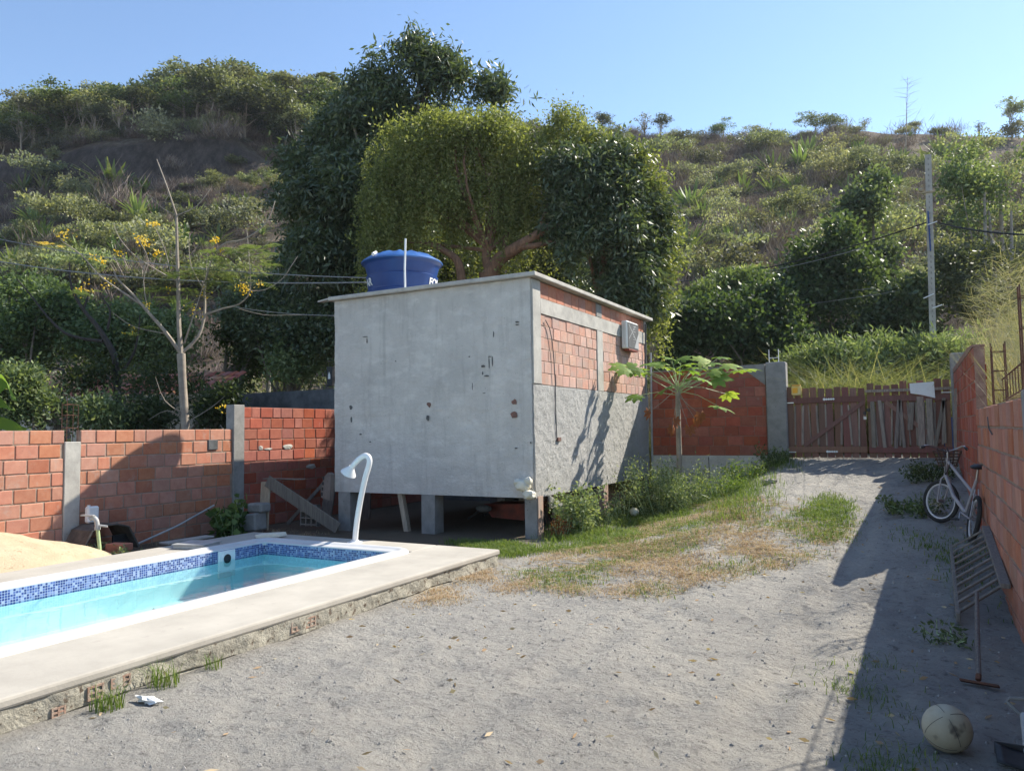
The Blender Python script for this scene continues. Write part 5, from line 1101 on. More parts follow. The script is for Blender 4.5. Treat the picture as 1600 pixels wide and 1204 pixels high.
def fern(fo,p,d,L,n,lw,var0):
    """compound leaf: pairs of leaflets along a drooping rib"""
    d=unit(np.array(d,float)); s=unit(np.cross(d,(0,0,1.)))
    for i in range(n):
        t=(i+1)/n; q=p+d*L*t-np.array([0,0,.35*L*t*t]); l=lw*math.sin(math.pi*(t*.85+.12)); PPs=np.array([q,q]); D=np.array([s+d*.35,-s+d*.35])
        w=unit(np.cross(D,np.array([0,0,1.])))*l*.16; 
        V=np.stack([PPs,PPs+D*l*.5+w,PPs+D*l,PPs+D*l*.5-w],1).reshape(-1,3); fo.add(V,np.arange(8).reshape(2,4),np.clip(var0+rg.random(2)*.3,0,1))
fo=FO()
for (x,y,n) in((1100,440,6),(1060,430,4),(1120,500,4),(1000,440,5),(900,440,5),(860,520,5),(700,540,6),(690,600,4),(950,520,5),(890,590,5),(960,470,4),(780,530,4),(1080,560,3),(640,610,3),(350,610,3),(800,600,4),(700,630,3),(1000,560,3),(560,770,3),(880,480,4),(760,640,4),(940,570,4)):
    for k in range(n*2):
        a=rg.uniform(0,6.28); fern(fo,Q([(x+rg.uniform(-25,25),y+rg.uniform(-20,20),rg.uniform(-.4,.6))],15.5)[0],(math.cos(a),math.sin(a),rg.uniform(0,.6)),rg.uniform(.3,.5),9,.13,.3)
mobj('foliage',fo.mesh('foliage',L_weed,wl(ft_)),ft_)
fo=FO()
for (x,y,n,s) in((645,322,60,.05),(590,380,70,.07),(612,400,70,.07),(655,440,50,.05),(895,385,50,.05),(390,460,25,.04),(425,470,30,.05),(495,440,40,.05),(350,585,50,.08),(455,570,40,.06),(1015,590,80,.07),(920,435,25,.04),(262,365,60,.08),(615,655,20,.04),(810,680,40,.08),(940,1090,30,.06),(1090,575,30,.05),(540,760,20,.06),(700,600,15,.06),(850,620,20,.08),(1030,600,40,.05)):
    n=int(n*.55); c_=Q([(x,y,rg.uniform(-.5,.5))],15.5)[0]; P=c_+rg.normal(size=(n,3))*s*np.array([1.1,1.1,.8]); fo.add(*leaves(P,rg.normal(size=(n,3)),.06,.035,rg.random(n)))
for k in range(12): fern(fo,Q([(160+k*7,400+k,-.9)],15.5)[0],(rg.normal(),rg.normal(),.2),.15,4,.10,.9)
mobj('blossom',fo.mesh('blossom',L_yel,wl(ft_)),ft_)
dk=thing('bare_tree','dark bare branched tree left of the flowering tree','tree',tuple(at(182,700,19)*np.array([1,1,0])))
b=MB()
for P,r0,r1 in [([(490,1150,0),(490,1000,0),(480,880,0),(440,800,0),(400,740,0),(350,680,0),(300,590,0),(290,480,0)],.11,.02),([(430,810,0),(350,800,0),(270,775,0),(200,710,0),(130,620,0),(70,550,0)],.05,.012),([(480,880,0),(500,940,0),(550,880,0),(575,800,0),(585,700,0)],.05,.014),([(450,760,0),(460,680,0),(420,620,0)],.04,.012),([(400,1150,0),(370,1040,0),(300,950,0),(220,920,0)],.06,.02),([(350,680,0),(380,560,0),(360,470,0)],.03,.01)]:
    P=smoothp(Q(P,19),3); b.tube(P,list(np.linspace(r0,r1,len(P))),6)
b.build('trunk',m_bark_dk,dk,smooth=True)
# ------------------------------------------------------------------ hillside: shared plant meshes
def shrub_mesh(kind,seed):
    global rg; keep=rg; rg=np.random.default_rng(seed); fo=FO()
    if kind=='umbrella': lob=[(rg.normal()*.45,rg.normal()*.45,1.0+rg.normal()*.12,.55,.55,.20) for k in range(7)]; clumps(fo,lob,170,9,.10,.12,.065,droop=-.1,shell=.5,flat=.35)
    if kind=='round': lob=[(rg.normal()*.35,rg.normal()*.35,.55+rg.normal()*.15,.5,.5,.45) for k in range(6)]; clumps(fo,lob,150,9,.10,.12,.065,droop=.0,shell=.7)
    if kind=='scrub': lob=[(rg.normal()*.6,rg.normal()*.6,.3+rg.normal()*.1,.5,.5,.3) for k in range(6)]; clumps(fo,lob,80,9,.14,.13,.06,droop=-.2,shell=.3)
    if kind=='dry':
        n=420; a=rg.uniform(0,6.28,n); P=np.stack([rg.normal(size=n)*.42,rg.normal(size=n)*.42,rg.random(n)*.45],1); D=np.stack([np.cos(a)*.6,np.sin(a)*.6,.5+rg.random(n)],1); fo.add(*leaves(P,D,.5*(.5+rg.random(n)),.022,rg.random(n)))
    if kind=='agave':
        n=34; a=rg.uniform(0,6.28,n); el=rg.uniform(.15,1.3,n); D=np.stack([np.cos(a)*np.cos(el),np.sin(a)*np.cos(el),np.sin(el)],1); L=.75+.4*rg.random(n); var=rg.random(n)
        s=unit(np.cross(D,np.array([0,0,1.]))); w=.05
        P0=D*.05; P1=D*L[:,None]*.5; P2=D*L[:,None]-np.array([0,0,.16])*(L*np.cos(el))[:,None]
        V=np.stack([P0-s*w*.6,P0+s*w*.6,P1+s*w,P1-s*w],1); V2=np.stack([P1-s*w,P1+s*w,P2+s*.006,P2-s*.006],1)
        fo.add(V.reshape(-1,3),np.arange(4*n).reshape(n,4),var); fo.add(V2.reshape(-1,3),np.arange(4*n).reshape(n,4),var)
    m=fo.mesh(kind,{'umbrella':L_hill,'round':L_hill,'scrub':L_hill,'dry':L_dry,'agave':L_agave}[kind]); rg=keep; return m
SH={k:[shrub_mesh(k,s) for s in range(11,15)] for k in('umbrella','round','scrub','dry','agave')}
def put(kind,p,s,name,label,cat,group):
    m=SH[kind][rnd.randrange(4)]; o=bpy.data.objects.new(name,m); COL.objects.link(o); o.location=p; o.rotation_euler=(rnd.uniform(-.1,.1),rnd.uniform(-.1,.1),rnd.uniform(0,6.28)); o.scale=(s,s,s*rnd.uniform(.85,1.15)); return tag(o,label,cat,group)
nA=[(175,290,44),(215,340,30),(70,385,26),(60,370,24),(125,395,28),(180,395,24),(230,370,24),(290,390,26),(300,350,30),(150,375,24),(20,420,28),(40,470,26),(95,460,24),(70,300,24),(35,300,26),(130,330,26),(340,380,22),(255,420,24),(200,430,26),(320,440,24),(50,345,24),(110,500,28),(30,500,26),
 (1208,270,30),(1080,325,34),(1100,345,26),(1160,305,22),(1250,260,28),(1262,245,26),(1205,300,26),(1160,350,24),(1070,400,40),(1340,245,24),(1350,250,22),(1470,245,34),(1445,265,26),(1400,300,28),(1430,385,32),(1410,375,26),(1165,440,22),(1220,350,26),(1255,400,22),(1160,310,18),(1300,290,18),(1120,295,18),(1050,280,18),(1180,230,16),(1060,430,30),(1185,390,22),(1440,410,26),(1400,260,22),(1325,300,18),(1240,300,22),(1130,380,22)]
for i,(x,y,s) in enumerate(nA):
    p=hill_hit(x,y+s*.3)
    if p is None: continue
    D=(p-CAM)@FW; put('agave',p+np.array([0,0,.25]),s*1.7*D/FPX,'agave','spiky green agave rosette growing on the '+('left' if x<600 else 'right')+' hillside','agave','agaves on the '+('left' if x<600 else 'right')+' hillside')
cnt=0; R=random.Random(99)
while cnt<190:
    x=R.uniform(-40,420) if cnt%2==0 else R.uniform(1000,1640); y=R.uniform(205,480) if x>600 else R.uniform(300,500)
    p=hill_hit(x,y); cnt+=1
    if p is None: continue
    put('agave',p+np.array([0,0,.2]),R.uniform(.9,1.7),'agave','spiky green agave rosette growing on the '+('left' if x<600 else 'right')+' hillside','agave','agaves on the '+('left' if x<600 else 'right')+' hillside')
kinds=(('umbrella','flat_topped_shrub','low flat topped shrub with pale green crown on the hillside','shrub','flat topped shrubs on the hillside'),('round','rounded_bush','rounded green bush growing on the hillside','bush','rounded bushes on the hillside'),('dry','dry_bush','leafless dry twiggy bush on the hillside','bush','dry bushes on the hillside'))
for kd,nm,lb,ct,gp_ in kinds:
    c_=0; NB={'umbrella':150,'round':80,'dry':230}[kd]
    for tr in range(1500):
        if c_>=NB: break
        x=R.uniform(-60,1660); y=R.uniform(195,500)
        if 420<x<1000 and y>230: continue
        if x<480 and 225<y<300: continue
        if x<480 and y>270 and R.random()<.6: continue
        p=hill_hit(x,y)
        if p is None: continue
        c_+=1; D=(p-CAM)@FW; sd_='left' if x<480 else 'right'; put(kd,p-np.array([0,0,.1]),(.9+2.0*R.random()**1.6)*min(1,.35+D/90)*(1 if kd!='dry' else 1.0),nm,lb.replace('hillside',sd_+' hillside'),ct,gp_.replace('hillside',sd_+' hillside'))
# the uncountable low scrub between them: points instanced with geometry nodes
def scatter(name,label,cat,pts,sc,srcs,seed):
    m=bpy.data.meshes.new(name); m.vertices.add(len(pts)); m.vertices.foreach_set('co',np.asarray(pts,np.float32).ravel())
    a=m.attributes.new('psize','FLOAT','POINT'); a.data.foreach_set('value',np.asarray(sc,np.float32)); m.update()
    o=bpy.data.objects.new(name,m); COL.objects.link(o); tag(o,label,cat,kind='stuff')
    ng=bpy.data.node_groups.new(name,'GeometryNodeTree'); ng.interface.new_socket('Geometry',in_out='INPUT',socket_type='NodeSocketGeometry'); ng.interface.new_socket('Geometry',in_out='OUTPUT',socket_type='NodeSocketGeometry')
    gi=ng.nodes.new('NodeGroupInput'); go=ng.nodes.new('NodeGroupOutput'); io=ng.nodes.new('GeometryNodeInstanceOnPoints'); gg=ng.nodes.new('GeometryNodeGeometryToInstance')
    for s in srcs[::-1]:
        oi=ng.nodes.new('GeometryNodeObjectInfo'); oi.transform_space='ORIGINAL'; oi.inputs['Object'].default_value=s; oi.inputs['As Instance'].default_value=False; ng.links.new(oi.outputs['Geometry'],gg.inputs[0])
    io.inputs['Pick Instance'].default_value=True; rv=ng.nodes.new('FunctionNodeRandomValue'); rv.data_type='FLOAT_VECTOR'; rv.inputs['Max'].default_value=(.25,.25,6.28); rv.inputs['Seed'].default_value=seed
    na_=ng.nodes.new('GeometryNodeInputNamedAttribute'); na_.data_type='FLOAT'; na_.inputs['Name'].default_value='psize'
    ng.links.new(gi.outputs[0],io.inputs['Points']); ng.links.new(gg.outputs[0],io.inputs['Instance']); ng.links.new(rv.outputs[0],io.inputs['Rotation']); ng.links.new(na_.outputs['Attribute'],io.inputs['Scale']); ng.links.new(io.outputs[0],go.inputs[0])
    md=o.modifiers.new('scatter','NODES'); md.node_group=ng; return o
src=[o for o in bpy.data.objects if o.name.split('.')[0] in('flat_topped_shrub','rounded_bush','dry_bush','agave')]
bymesh={}
for o in src: bymesh.setdefault(o.data.name,o)
def srcs(kinds_): return [bymesh[m.name] for k in kinds_ for m in SH[k] if m.name in bymesh]
n=19000; Lr=rg.uniform(-110,45,n); Dr=rg.uniform(30,112,n); u_=Lr*HH[0]-Dr*math.sin(YAW); v_=Lr*HH[1]+Dr*math.cos(YAW); z_=world_z(u_,v_)
den=vnoise(u_*.16,v_*.16,5); tt=(Dr-31)/69; br=Lr/Dr
rock=(br<-.28)&(br>-1)&(np.abs(tt-.61)<.035)&(rg.random(n)<.88)
bare=(vnoise(u_*.3,v_*.3,15)>.62)&(tt>.15)&(rg.random(n)<.6)
lowleft=(br<-.22)&(tt<.52); k=(rg.random(n)<np.where(lowleft,.06+.30*den,.22+.75*den))&~rock&~bare&(br>-.85)&(br<.82); pts=np.stack([u_[k],v_[k],z_[k]-.1],1)
pn=vnoise(pts[:,0]*.33,pts[:,1]*.33,44); lf_b=(pts[:,0]<-70)|(LD(pts[:,0],pts[:,1])[0]/LD(pts[:,0],pts[:,1])[1]<-.18); half=rg.random(len(pts))<np.where(lf_b,np.where(pn>.5,.7,.25),np.where(pn>.62,.45,.07))
scatter('hill_scrub','low green scrub covering the hillside','scrub',pts[half],.35+1.15*rg.random(half.sum())**2,srcs(['umbrella','round']),3)
scatter('hill_dry_scrub','dry brown brush between the green scrub on the hillside','scrub',pts[~half],rg.uniform(.6,1.5,(~half).sum()),srcs(['dry']),4)
# ------------------------------------------------------------------ woods along the left ridge and lone trees on the skyline
def tree_mesh(kind,seed):
    global rg; keep=rg; rg=np.random.default_rng(seed); fo=FO(); b=MB(); H=1.0
    if kind=='slender': lob=[(rg.normal()*.13,rg.normal()*.13,.82+rg.normal()*.08,.16,.16,.09) for k in range(7)]
    if kind=='broad': lob=[(rg.normal()*.22,rg.normal()*.22,.72+rg.normal()*.10,.22,.22,.10) for k in range(10)]
    if kind=='thin': lob=[(rg.normal()*.08,rg.normal()*.08,.45+.07*k,.08,.08,.05) for k in range(8)]
    if kind=='palm':
        for k in range(15):
            a=k*2.4; el=rg.uniform(-.1,.9); fern(fo,np.array([0,0,.86]),(math.cos(a)*math.cos(el),math.sin(a)*math.cos(el),math.sin(el)),.32,12,.11,.2)
        C=np.array([[0,0,.86]])
    else: C=clumps(fo,lob,{'slender':160,'broad':320,'thin':26}[kind],10,.035,.045,.024,droop=.1,shell=.5,flat=.6)
    b.tube([(0,0,-.05),(.02*rg.normal(),.02*rg.normal(),.4),(0,0,.84 if kind!='broad' else .7)],[.016,.013,.008],6)
    if kind!='palm':
        for c_ in C[:12 if kind!='thin' else 26]: limb(b,(0,0,rg.uniform(.3,.7)),c_,.007,.002,seg=4,n=4)
    m=fo.mesh('crown',L_hill if kind!='broad' else L_bush); rg=keep
    t=bpy.data.meshes.new('trunk'); t.from_pydata(b.V,[],b.F); t.update(); t.materials.append(m_bark_pale if kind!='palm' else m_bark); return m,t
TM={k:[tree_mesh(k,s) for s in range(31,34+(k=='slender')*2)] for k in('slender','broad','thin','palm')}
def put_tree(kind,p,h,wf,label,cat,group=None,name=None):
    c_,t_=TM[kind][rnd.randrange(len(TM[kind]))]; t=thing(name or ('palm_tree' if kind=='palm' else 'hill_tree'),label,cat,tuple(p),rnd.uniform(0,6.28),group); t.scale=(h*wf,h*wf,h)
    a=bpy.data.objects.new('crown',c_); COL.objects.link(a); a.parent=t; a=bpy.data.objects.new('trunk',t_); COL.objects.link(a); a.parent=t
def ridge_pt(x,dD=0):
    """point on the crest at bearing x"""
    for D in (99+dD,): 
        r=ray(x,400); q=CAM+r*D; return np.array([q[0],q[1],float(world_z(q[0],q[1]))])
for (x,hp,kd,wf,l) in [(880,36,'slender',1.1,'small feathery tree on the skyline just right of the big trees'),(945,36,'broad',1.2,'small dark flat crowned tree on the skyline'),(1012,44,'thin',1.6,'wispy half bare tree on the skyline'),(1037,44,'slender',1.1,'pale green bushy tree on the skyline beside the bare one'),
   (1137,38,'broad',1.0,'small dark round tree standing alone on the skyline'),(1285,40,'broad',1.6,'wide umbrella shaped tree on the right skyline'),(1540,28,'thin',1.5,'thin twiggy tree on the right skyline'),(1590,62,'slender',1.1,'tall pale tree on the skyline at the right edge'),(1185,18,'slender',1.2,'low bushy tree on the skyline right of the round tree'),(1360,26,'thin',1.4,'low twiggy tree on the skyline near the dead stalk'),(1440,22,'slender',1.6,'low round tree on the right skyline')]:
    p=ridge_pt(x); put_tree(kd,p-np.array([0,0,.3]),hp*100/FPX+.3,wf,l,'tree')
ds=thing('dead_stalk','tall thin dead flower stalk standing up against the sky on the right','dead stalk',tuple(hill_hit(1415,245)))
b=MB(); p0=wl(ds); Dd=(p0-CAM)@FW; p1=at(1418,120,Dd); b.tube([p0,(p0+p1)/2,p1],[.06,.045,.015],5)
for k in range(26): q=p0+(p1-p0)*rg.uniform(.45,.97); a=rg.uniform(0,6.28); l=rg.uniform(.4,1.6); b.tube([q,q+np.array([math.cos(a)*l,math.sin(a)*l,rg.uniform(.2,.6)*l])],[.02,.006],4)
b.build('stalk',m_bark_pale,ds)
for x,hp,kd,wf,l in [(380,52,'broad',1.3,'tallest dark broad crowned tree on the left ridge'),(320,46,'slender',1.5,'broad pale crowned tree on the left ridge beside the darkest one'),(262,46,'slender',1.5,'spreading light crowned tree on the left ridge near the palm'),(200,40,'slender',1.5,'rounded olive crowned tree on the left ridge')]:
    put_tree(kd,ridge_pt(x,-6)-np.array([0,0,.3]),hp*95/FPX+1.5,wf,l,'tree')
for k in range(260):
    x=R.uniform(-70,600); p=None
    t_=R.random(); Dd=77+22*t_**.8; r=ray(x,400); q=CAM+r*Dd; q[2]=float(world_z(q[0],q[1]))-.4-1.6*t_
    kd=R.choice(['slender','slender','slender','broad','broad','thin']); put_tree(kd,q,R.uniform(3.8,7.0),R.uniform(1.0,1.7),'slender pale trunked tree in the wood below the left ridge' if kd!='broad' else 'bushy dark crowned tree in the wood below the left ridge','tree','trees in the wood on the left ridge')
for x,y in((15,165),(70,158),(100,165),(130,170),(165,175),(250,120),(440,118),(512,112),(45,180),(150,150),(465,165),(300,150)):
    Dd=R.uniform(80,95); r=ray(x,400); q=CAM+r*Dd; q[2]=float(world_z(q[0],q[1]))-.2; top=at(x,y-10,Dd)[2]; put_tree('palm',q,max((top-q[2])*1.0,3.2),.75,'feathery palm rising among the trees of the left ridge','palm','palms on the left ridge')
bo=MB(); p=hill_hit(495,190); 
if p is not None: bo.blob(p+np.array([0,0,.3]),(1.8,1.6,1.2),10,7,.2,3); o=bo.build('boulder',m_stone,smooth=True); tag(o,'pale boulder high on the slope left of the big mango tree','boulder')
# ------------------------------------------------------------------ papaya
pa=thing('papaya_tree','young papaya tree with deeply cut leaves between the house and the red wall','papaya tree',tuple(on(2,.15,1063,760)*0+np.array([-3.95,13.75,.05])))
Dp=13.9
def C4(x,y,dD=0): return at(940+x/4.014,520+y/4.014,Dp+dD)
b=MB(); P=[wl(pa),C4(488,800),C4(482,600),C4(478,430),C4(475,360),C4(468,300)]; b.tube(P,[.06,.052,.048,.045,.04,.03],10); b.build('trunk',m_bark_pale,pa,smooth=True)
crown=C4(474,350)
def papleaf(fo,c,axis,nrm,s,var):
    axis=unit(np.array(axis,float)); nrm=np.array(nrm,float); nrm=unit(nrm-axis*(nrm@axis)); sd=np.cross(nrm,axis)
    for k,a in enumerate((-2.3,-1.55,-.8,0,.8,1.55,2.3)):
        d=axis*math.cos(a)+sd*math.sin(a); L=s*(1-.13*abs(a)); e=np.cross(nrm,d)
        pts=[(0,.03),(.30,.20),(.46,.15),(.62,.27),(.76,.13),(.86,.12),(1.0,.0)]
        for i in range(len(pts)-1):
            (x0,w0),(x1,w1)=pts[i],pts[i+1]; dz=lambda x:-nrm*.22*L*x*x
            V=np.array([c+d*L*x0+e*L*w0+dz(x0),c+d*L*x1+e*L*w1+dz(x1),c+d*L*x1-e*L*w1+dz(x1),c+d*L*x0-e*L*w0+dz(x0)]); fo.add(V,np.array([[0,1,2,3]]),np.array([np.clip(var+rg.uniform(-.15,.15),0,1)]))
bp=MB(); k=0
for (x,y,dd,dead) in [(135,215,-.5,0),(205,215,-.3,0),(295,190,-.5,0),(375,195,.2,0),(440,225,-.3,0),(440,160,.4,0),(500,165,.2,0),(555,235,-.5,0),(620,175,.3,0),(685,190,.0,0),(740,150,.5,0),(785,200,-.2,0),(860,230,.3,0),(900,225,-.3,0),(560,285,-.6,0),(630,285,-.7,0),(720,285,-.4,0),(395,350,-.7,0),(215,395,-.3,0),(790,385,.3,0),(735,460,-.4,0),(470,230,-.4,0),(700,240,-.3,0),(260,235,.2,0),(160,240,.3,0),(600,215,.5,0),(470,260,.3,0),(520,200,-.5,0),
   (465,545,-.3,1),(443,600,-.2,1),(550,600,-.3,1),(590,545,-.2,1),(622,515,-.3,1),(296,497,-.2,1)]:
    c=C4(x,y,dd); fo=FO(); st_=crown+np.array([0,0,rg.uniform(-.12,.06)]); out_=c-st_; out_[2]*=.3
    if dead: papleaf(fo,c,(out_[0]*.3,out_[1]*.3,-1),(rg.normal(),rg.normal(),.2),.16,.5)
    else: papleaf(fo,c,out_+np.array([0,0,-.2*np.linalg.norm(out_)*rg.uniform(.3,1.6)]),(rg.normal()*.5,rg.normal()*.5-.3,1),rg.uniform(.24,.33),rg.uniform(.2,.8))
    lf_=mobj('leaf',fo.mesh('leaf',L_dead if dead else L_papaya,wl(pa)),pa)
    b=MB(); mid=(st_+c)/2+np.array([0,0,.06 if not dead else -.02]); b.tube([st_,mid,c],[.009,.006,.004],5); b.build('petiole',m_green_pipe if not dead else m_bark_pale,lf_)
# ------------------------------------------------------------------ weeds and grass
def blades(fo,P,h,w,lean,curve=.4,vb=0.,vs=1.):
    n=len(P); a=rg.uniform(0,6.28,n); h=np.broadcast_to(h,(n,))*(.5+.8*rg.random(n)); d=np.stack([np.cos(a),np.sin(a),0*a],1); s=np.stack([-np.sin(a),np.cos(a),0*a],1)*np.broadcast_to(w,(n,))[:,None]/2
    ln=lean*(.3+rg.random(n)); m_=P+d*(h*ln*.4)[:,None]+np.array([0,0,1.])*(h*.6)[:,None]; t=P+d*(h*ln*(1+curve))[:,None]+np.array([0,0,1.])*(h*(1-.35*ln))[:,None]
    V=np.stack([P-s,P+s,m_+s*.7,m_-s*.7],1); V2=np.stack([m_-s*.7,m_+s*.7,t+s*.1,t-s*.1],1); var=np.clip(vb+vs*rg.random(n),0,1); I=np.arange(4*n).reshape(n,4); fo.add(V.reshape(-1,3),I,var); fo.add(V2.reshape(-1,3),I,var)
def inpoly(x,y,P):
    c=np.zeros(len(x),bool); n=len(P)
    for i in range(n):
        x0,y0=P[i];x1,y1=P[i-1]; c^=((y0>y)!=(y1>y))&(x<(x1-x0)*(y-y0)/(y1-y0+1e-9)+x0)
    return c
def region(poly,n,dens=None,z0=.1):
    P=np.array([on(2,z0,*p)[:2] for p in poly]); lo=P.min(0);hi=P.max(0); q=rg.uniform(lo,hi,(n,2)); k=inpoly(q[:,0],q[:,1],P)
    if dens is not None: k&=rg.random(n)<dens(q[:,0],q[:,1])
    q=q[k]+rg.normal(size=(int(k.sum()),2))*.10*(1+.0*n); return np.column_stack([q,fine_z(q[:,0],q[:,1])])
pat=lambda sc,th,s: (lambda x,y: np.clip((vnoise(x*sc,y*sc,s)-th)*5,0.02,1))
MAIN=[(800,880),(870,850),(1000,815),(1130,810),(1240,830),(1330,850),(1290,885),(1130,905),(1010,925),(900,920),(830,905)]
fo=FO(); P=region(MAIN,80000,lambda x,y: pat(2.2,.40,7)(x,y)*(.25+.75*pat(7,.42,17)(x,y))); blades(fo,P,.045,.006,1.6,.9)
P=region([(560,930),(700,895),(800,880),(760,915),(660,945)],9000,pat(3,.5,8),0); blades(fo,P,.035,.006,1.6,.8)
P=region([(640,950),(730,912),(850,905),(800,930)],5000,pat(3,.5,18),0); blades(fo,P,.03,.006,1.6,.8)
# flat lying cut stalks
P=region(MAIN,9000,pat(1.6,.42,9)); P[:,2]+=.012; n=len(P); D=rg.normal(size=(n,3)); D[:,2]*=.08; fo.add(*leaves(P,D,.10+.2*rg.random(n),.006,rg.random(n)))
o=mobj('dry_grass',fo.mesh('dry_grass',L_straw)); tag(o,'reddish cut dry grass lying in a broad patch before the house','dry grass',kind='stuff')
fo=FO(); P=region(MAIN,26000,pat(1.9,.50,27)); blades(fo,P,.06,.007,.9)
GR=[([(1110,800),(1200,740),(1262,735),(1255,760),(1220,800),(1170,825),(1110,830)],15000,.16,.3,.3),([(1240,835),(1300,815),(1330,830),(1310,862),(1240,860)],9000,.06,.2,.15),([(850,835),(960,800),(1050,812),(1110,830),(1010,845),(850,860)],15000,.10,.4,.05),
 ([(700,846),(800,850),(850,862),(800,872),(720,853)],9000,.07,.2,.0),([(860,820),(1000,780),(1130,790),(1120,820),(1000,825),(860,850)],12000,.14,.3,.05),([(1195,715),(1262,715),(1262,745),(1190,760)],5000,.14,.3,.55),
 ([(1410,800),(1440,740),(1490,725),(1510,760),(1475,850),(1400,830)],10000,.055,.35,.4),([(1430,850),(1490,830),(1530,850),(1500,905),(1450,890)],4500,.05,.4,.3),([(1555,900),(1580,900),(1585,985),(1550,970)],1500,.06,.4,.1)]
for poly,n,h,th,z0 in GR: P=region(poly,n,pat(2.5,th,n),z0); blades(fo,P,h,.008,.7)
for (x,y,n,r_) in((1340,1080,130,.12),(1365,1040,60,.10),(1380,1195,140,.10),(1265,880,90,.10),(1350,1060,50,.2),(1425,1180,50,.1),(1170,865,70,.1),(1390,1110,50,.15),(1310,870,70,.14),(1290,850,100,.2)):
    p=on(2,0.0,x,y); P=np.column_stack([p[0]+rg.normal(size=n)*r_,p[1]+rg.normal(size=n)*r_,np.zeros(n)]); P[:,2]=fine_z(P[:,0],P[:,1]); blades(fo,P,.05,.005,.9)
o=mobj('grass',fo.mesh('grass',L_grass)); tag(o,'fresh green grass growing along the drive and under the weeds','grass',kind='stuff')
# far side grass strips beyond the gate
fo=FO(); P=[]; n=26000; u_=rg.uniform(-5.0,2.2,n); v_=rg.uniform(18.0,22.5,n); P=np.column_stack([u_,v_,ground_z(u_,v_)]); P=P[rg.random(len(P))<(.05+.55*ss(.35,.7,vnoise(P[:,0]*1.3,P[:,1]*1.3,88)))]; blades(fo,P,.8+1.5*vnoise(P[:,0]*.8,P[:,1]*.8,89),.022,.9,.9)
n=9000; u_=rg.uniform(-12,-2,n); v_=rg.uniform(16.2,18,n); blades(fo,np.column_stack([u_,v_,ground_z(u_,v_)]),.7,.02,.6)
o=mobj('roadside_grass',fo.mesh('roadside_grass',L_bank)); tag(o,'tall bright grass growing beyond the wooden gate','grass',kind='stuff')
fo=FO(); n=9000; u_=rg.uniform(.95,3.6,n); v_=rg.uniform(7.6,15,n); P=np.column_stack([u_,v_,ground_z(u_,v_)]); blades(fo,P,2.1,.008,.22,.4,.1,.9)
hd=np.column_stack([.8+rg.random(260)*1.9,rg.uniform(9,14.5,260),2.2+rg.random(260)**.8*1.15]); n=260*34; P=np.repeat(hd,34,0)+rg.normal(size=(n,3))*np.array([.05,.05,.10]); D=rg.normal(size=(n,3)); D[:,2]=D[:,2]*.5+.5; fo.add(*leaves(P,D,.16+.22*rg.random(n),.0045,rg.random(n)))
o=mobj('tall_grass',fo.mesh('tall_grass',L_tall)); tag(o,'tall dry seeding grass hanging over the right wall','grass',kind='stuff')
def weed(label,c,r_,h,n,mat,L,Wd,stems=14,name='weed',cat='weed',group=None,seed=0):
    z=float(fine_z(c[0],c[1])); t=thing(name,label,cat,(c[0],c[1],z),group=group); fo=FO(); b=MB()
    for k in range(stems):
        a=rg.uniform(0,6.28); q=rg.random()**.5; p0=np.array([c[0]+math.cos(a)*r_*.5*q,c[1]+math.sin(a)*r_*.5*q,z]); hh_=h*rg.uniform(.55,1.1); p1=p0+np.array([math.cos(a)*r_*.6*q,math.sin(a)*r_*.6*q,hh_]); b.tube([p0,(p0+p1)/2+rg.normal(size=3)*.02,p1],[.006,.005,.002],4)
        m_=int(n/stems); tt_=rg.random(m_)**.7; P=p0+(p1-p0)*tt_[:,None]+rg.normal(size=(m_,3))*r_*.13; D=rg.normal(size=(m_,3)); D[:,2]+=.2; fo.add(*leaves(P,D,L*(.5+.8*rg.random(m_)),Wd*(.5+.8*rg.random(m_)),rg.random(m_)))
    mobj('foliage',fo.mesh('foliage',mat,wl(t)),t); b.build('stems',m_green_pipe,t); return t
weed('bushy green weed beside the corner stilt of the house',(-4.62,10.55),.38,.72,2000,L_weed,.075,.035,22)
weed('low reddish weed at the foot of the corner stilt',(-4.70,10.15),.2,.28,420,L_dead,.05,.02,12)
weed('small pale weed between the corner weed and the middle stilt',(-4.6,11.5),.28,.35,600,L_weed,.06,.025,14)
weed('thin weed growing by the pink middle stilt',(-4.55,12.45),.25,.5,500,L_weed,.05,.022,12)
weed('large silvery green weed bush below the papaya tree',(-4.05,13.1),.70,.95,5200,L_weed,.06,.022,46)
weed('spreading weed right of the silvery bush',(-3.45,12.9),.55,.65,3000,L_weed,.05,.02,30)
weed('low weed left of the silvery bush by the dark gap',(-4.6,13.3),.4,.42,1300,L_bush,.055,.025,22)
weed('tall spindly weed standing before the cracked wall base',(-3.55,13.9),.12,.85,420,L_weed,.045,.018,5)
weed('flowering weed at the foot of the gate post',(-2.45,15.0),.32,.34,900,L_dark,.06,.03,18)
weed('yellow green weed along the ramp edge, upper one',(-2.75,13.9),.4,.38,1300,L_grass,.06,.02,22)
weed('yellow green weed along the ramp edge, lower one',(-2.9,12.7),.42,.36,1300,L_grass,.06,.02,22)
weed('dark low weed beside the front wheel of the bicycle',(-.05,10.9),.35,.16,700,L_bush,.06,.03,14)
weed('dark low weed at the foot of the right wall by the gate',(.15,13.2),.4,.22,900,L_bush,.06,.03,16)
weed('big leaved plant growing by the column of the left wall',(-10.0,8.75),.36,.66,260,L_bush,.16,.11,16,'leafy_plant','plant')
weed('straggly dry weed in front of the slatted frame',(.15,6.3),.22,.10,160,L_bush,.05,.02,8)
weed('small weed by the black tub at the left wall',(-9.9,6.35),.2,.2,260,L_weed,.05,.02,10)
weed('small weed at the foot of the garden tap',(-9.2,6.35),.2,.2,260,L_weed,.05,.02,10)
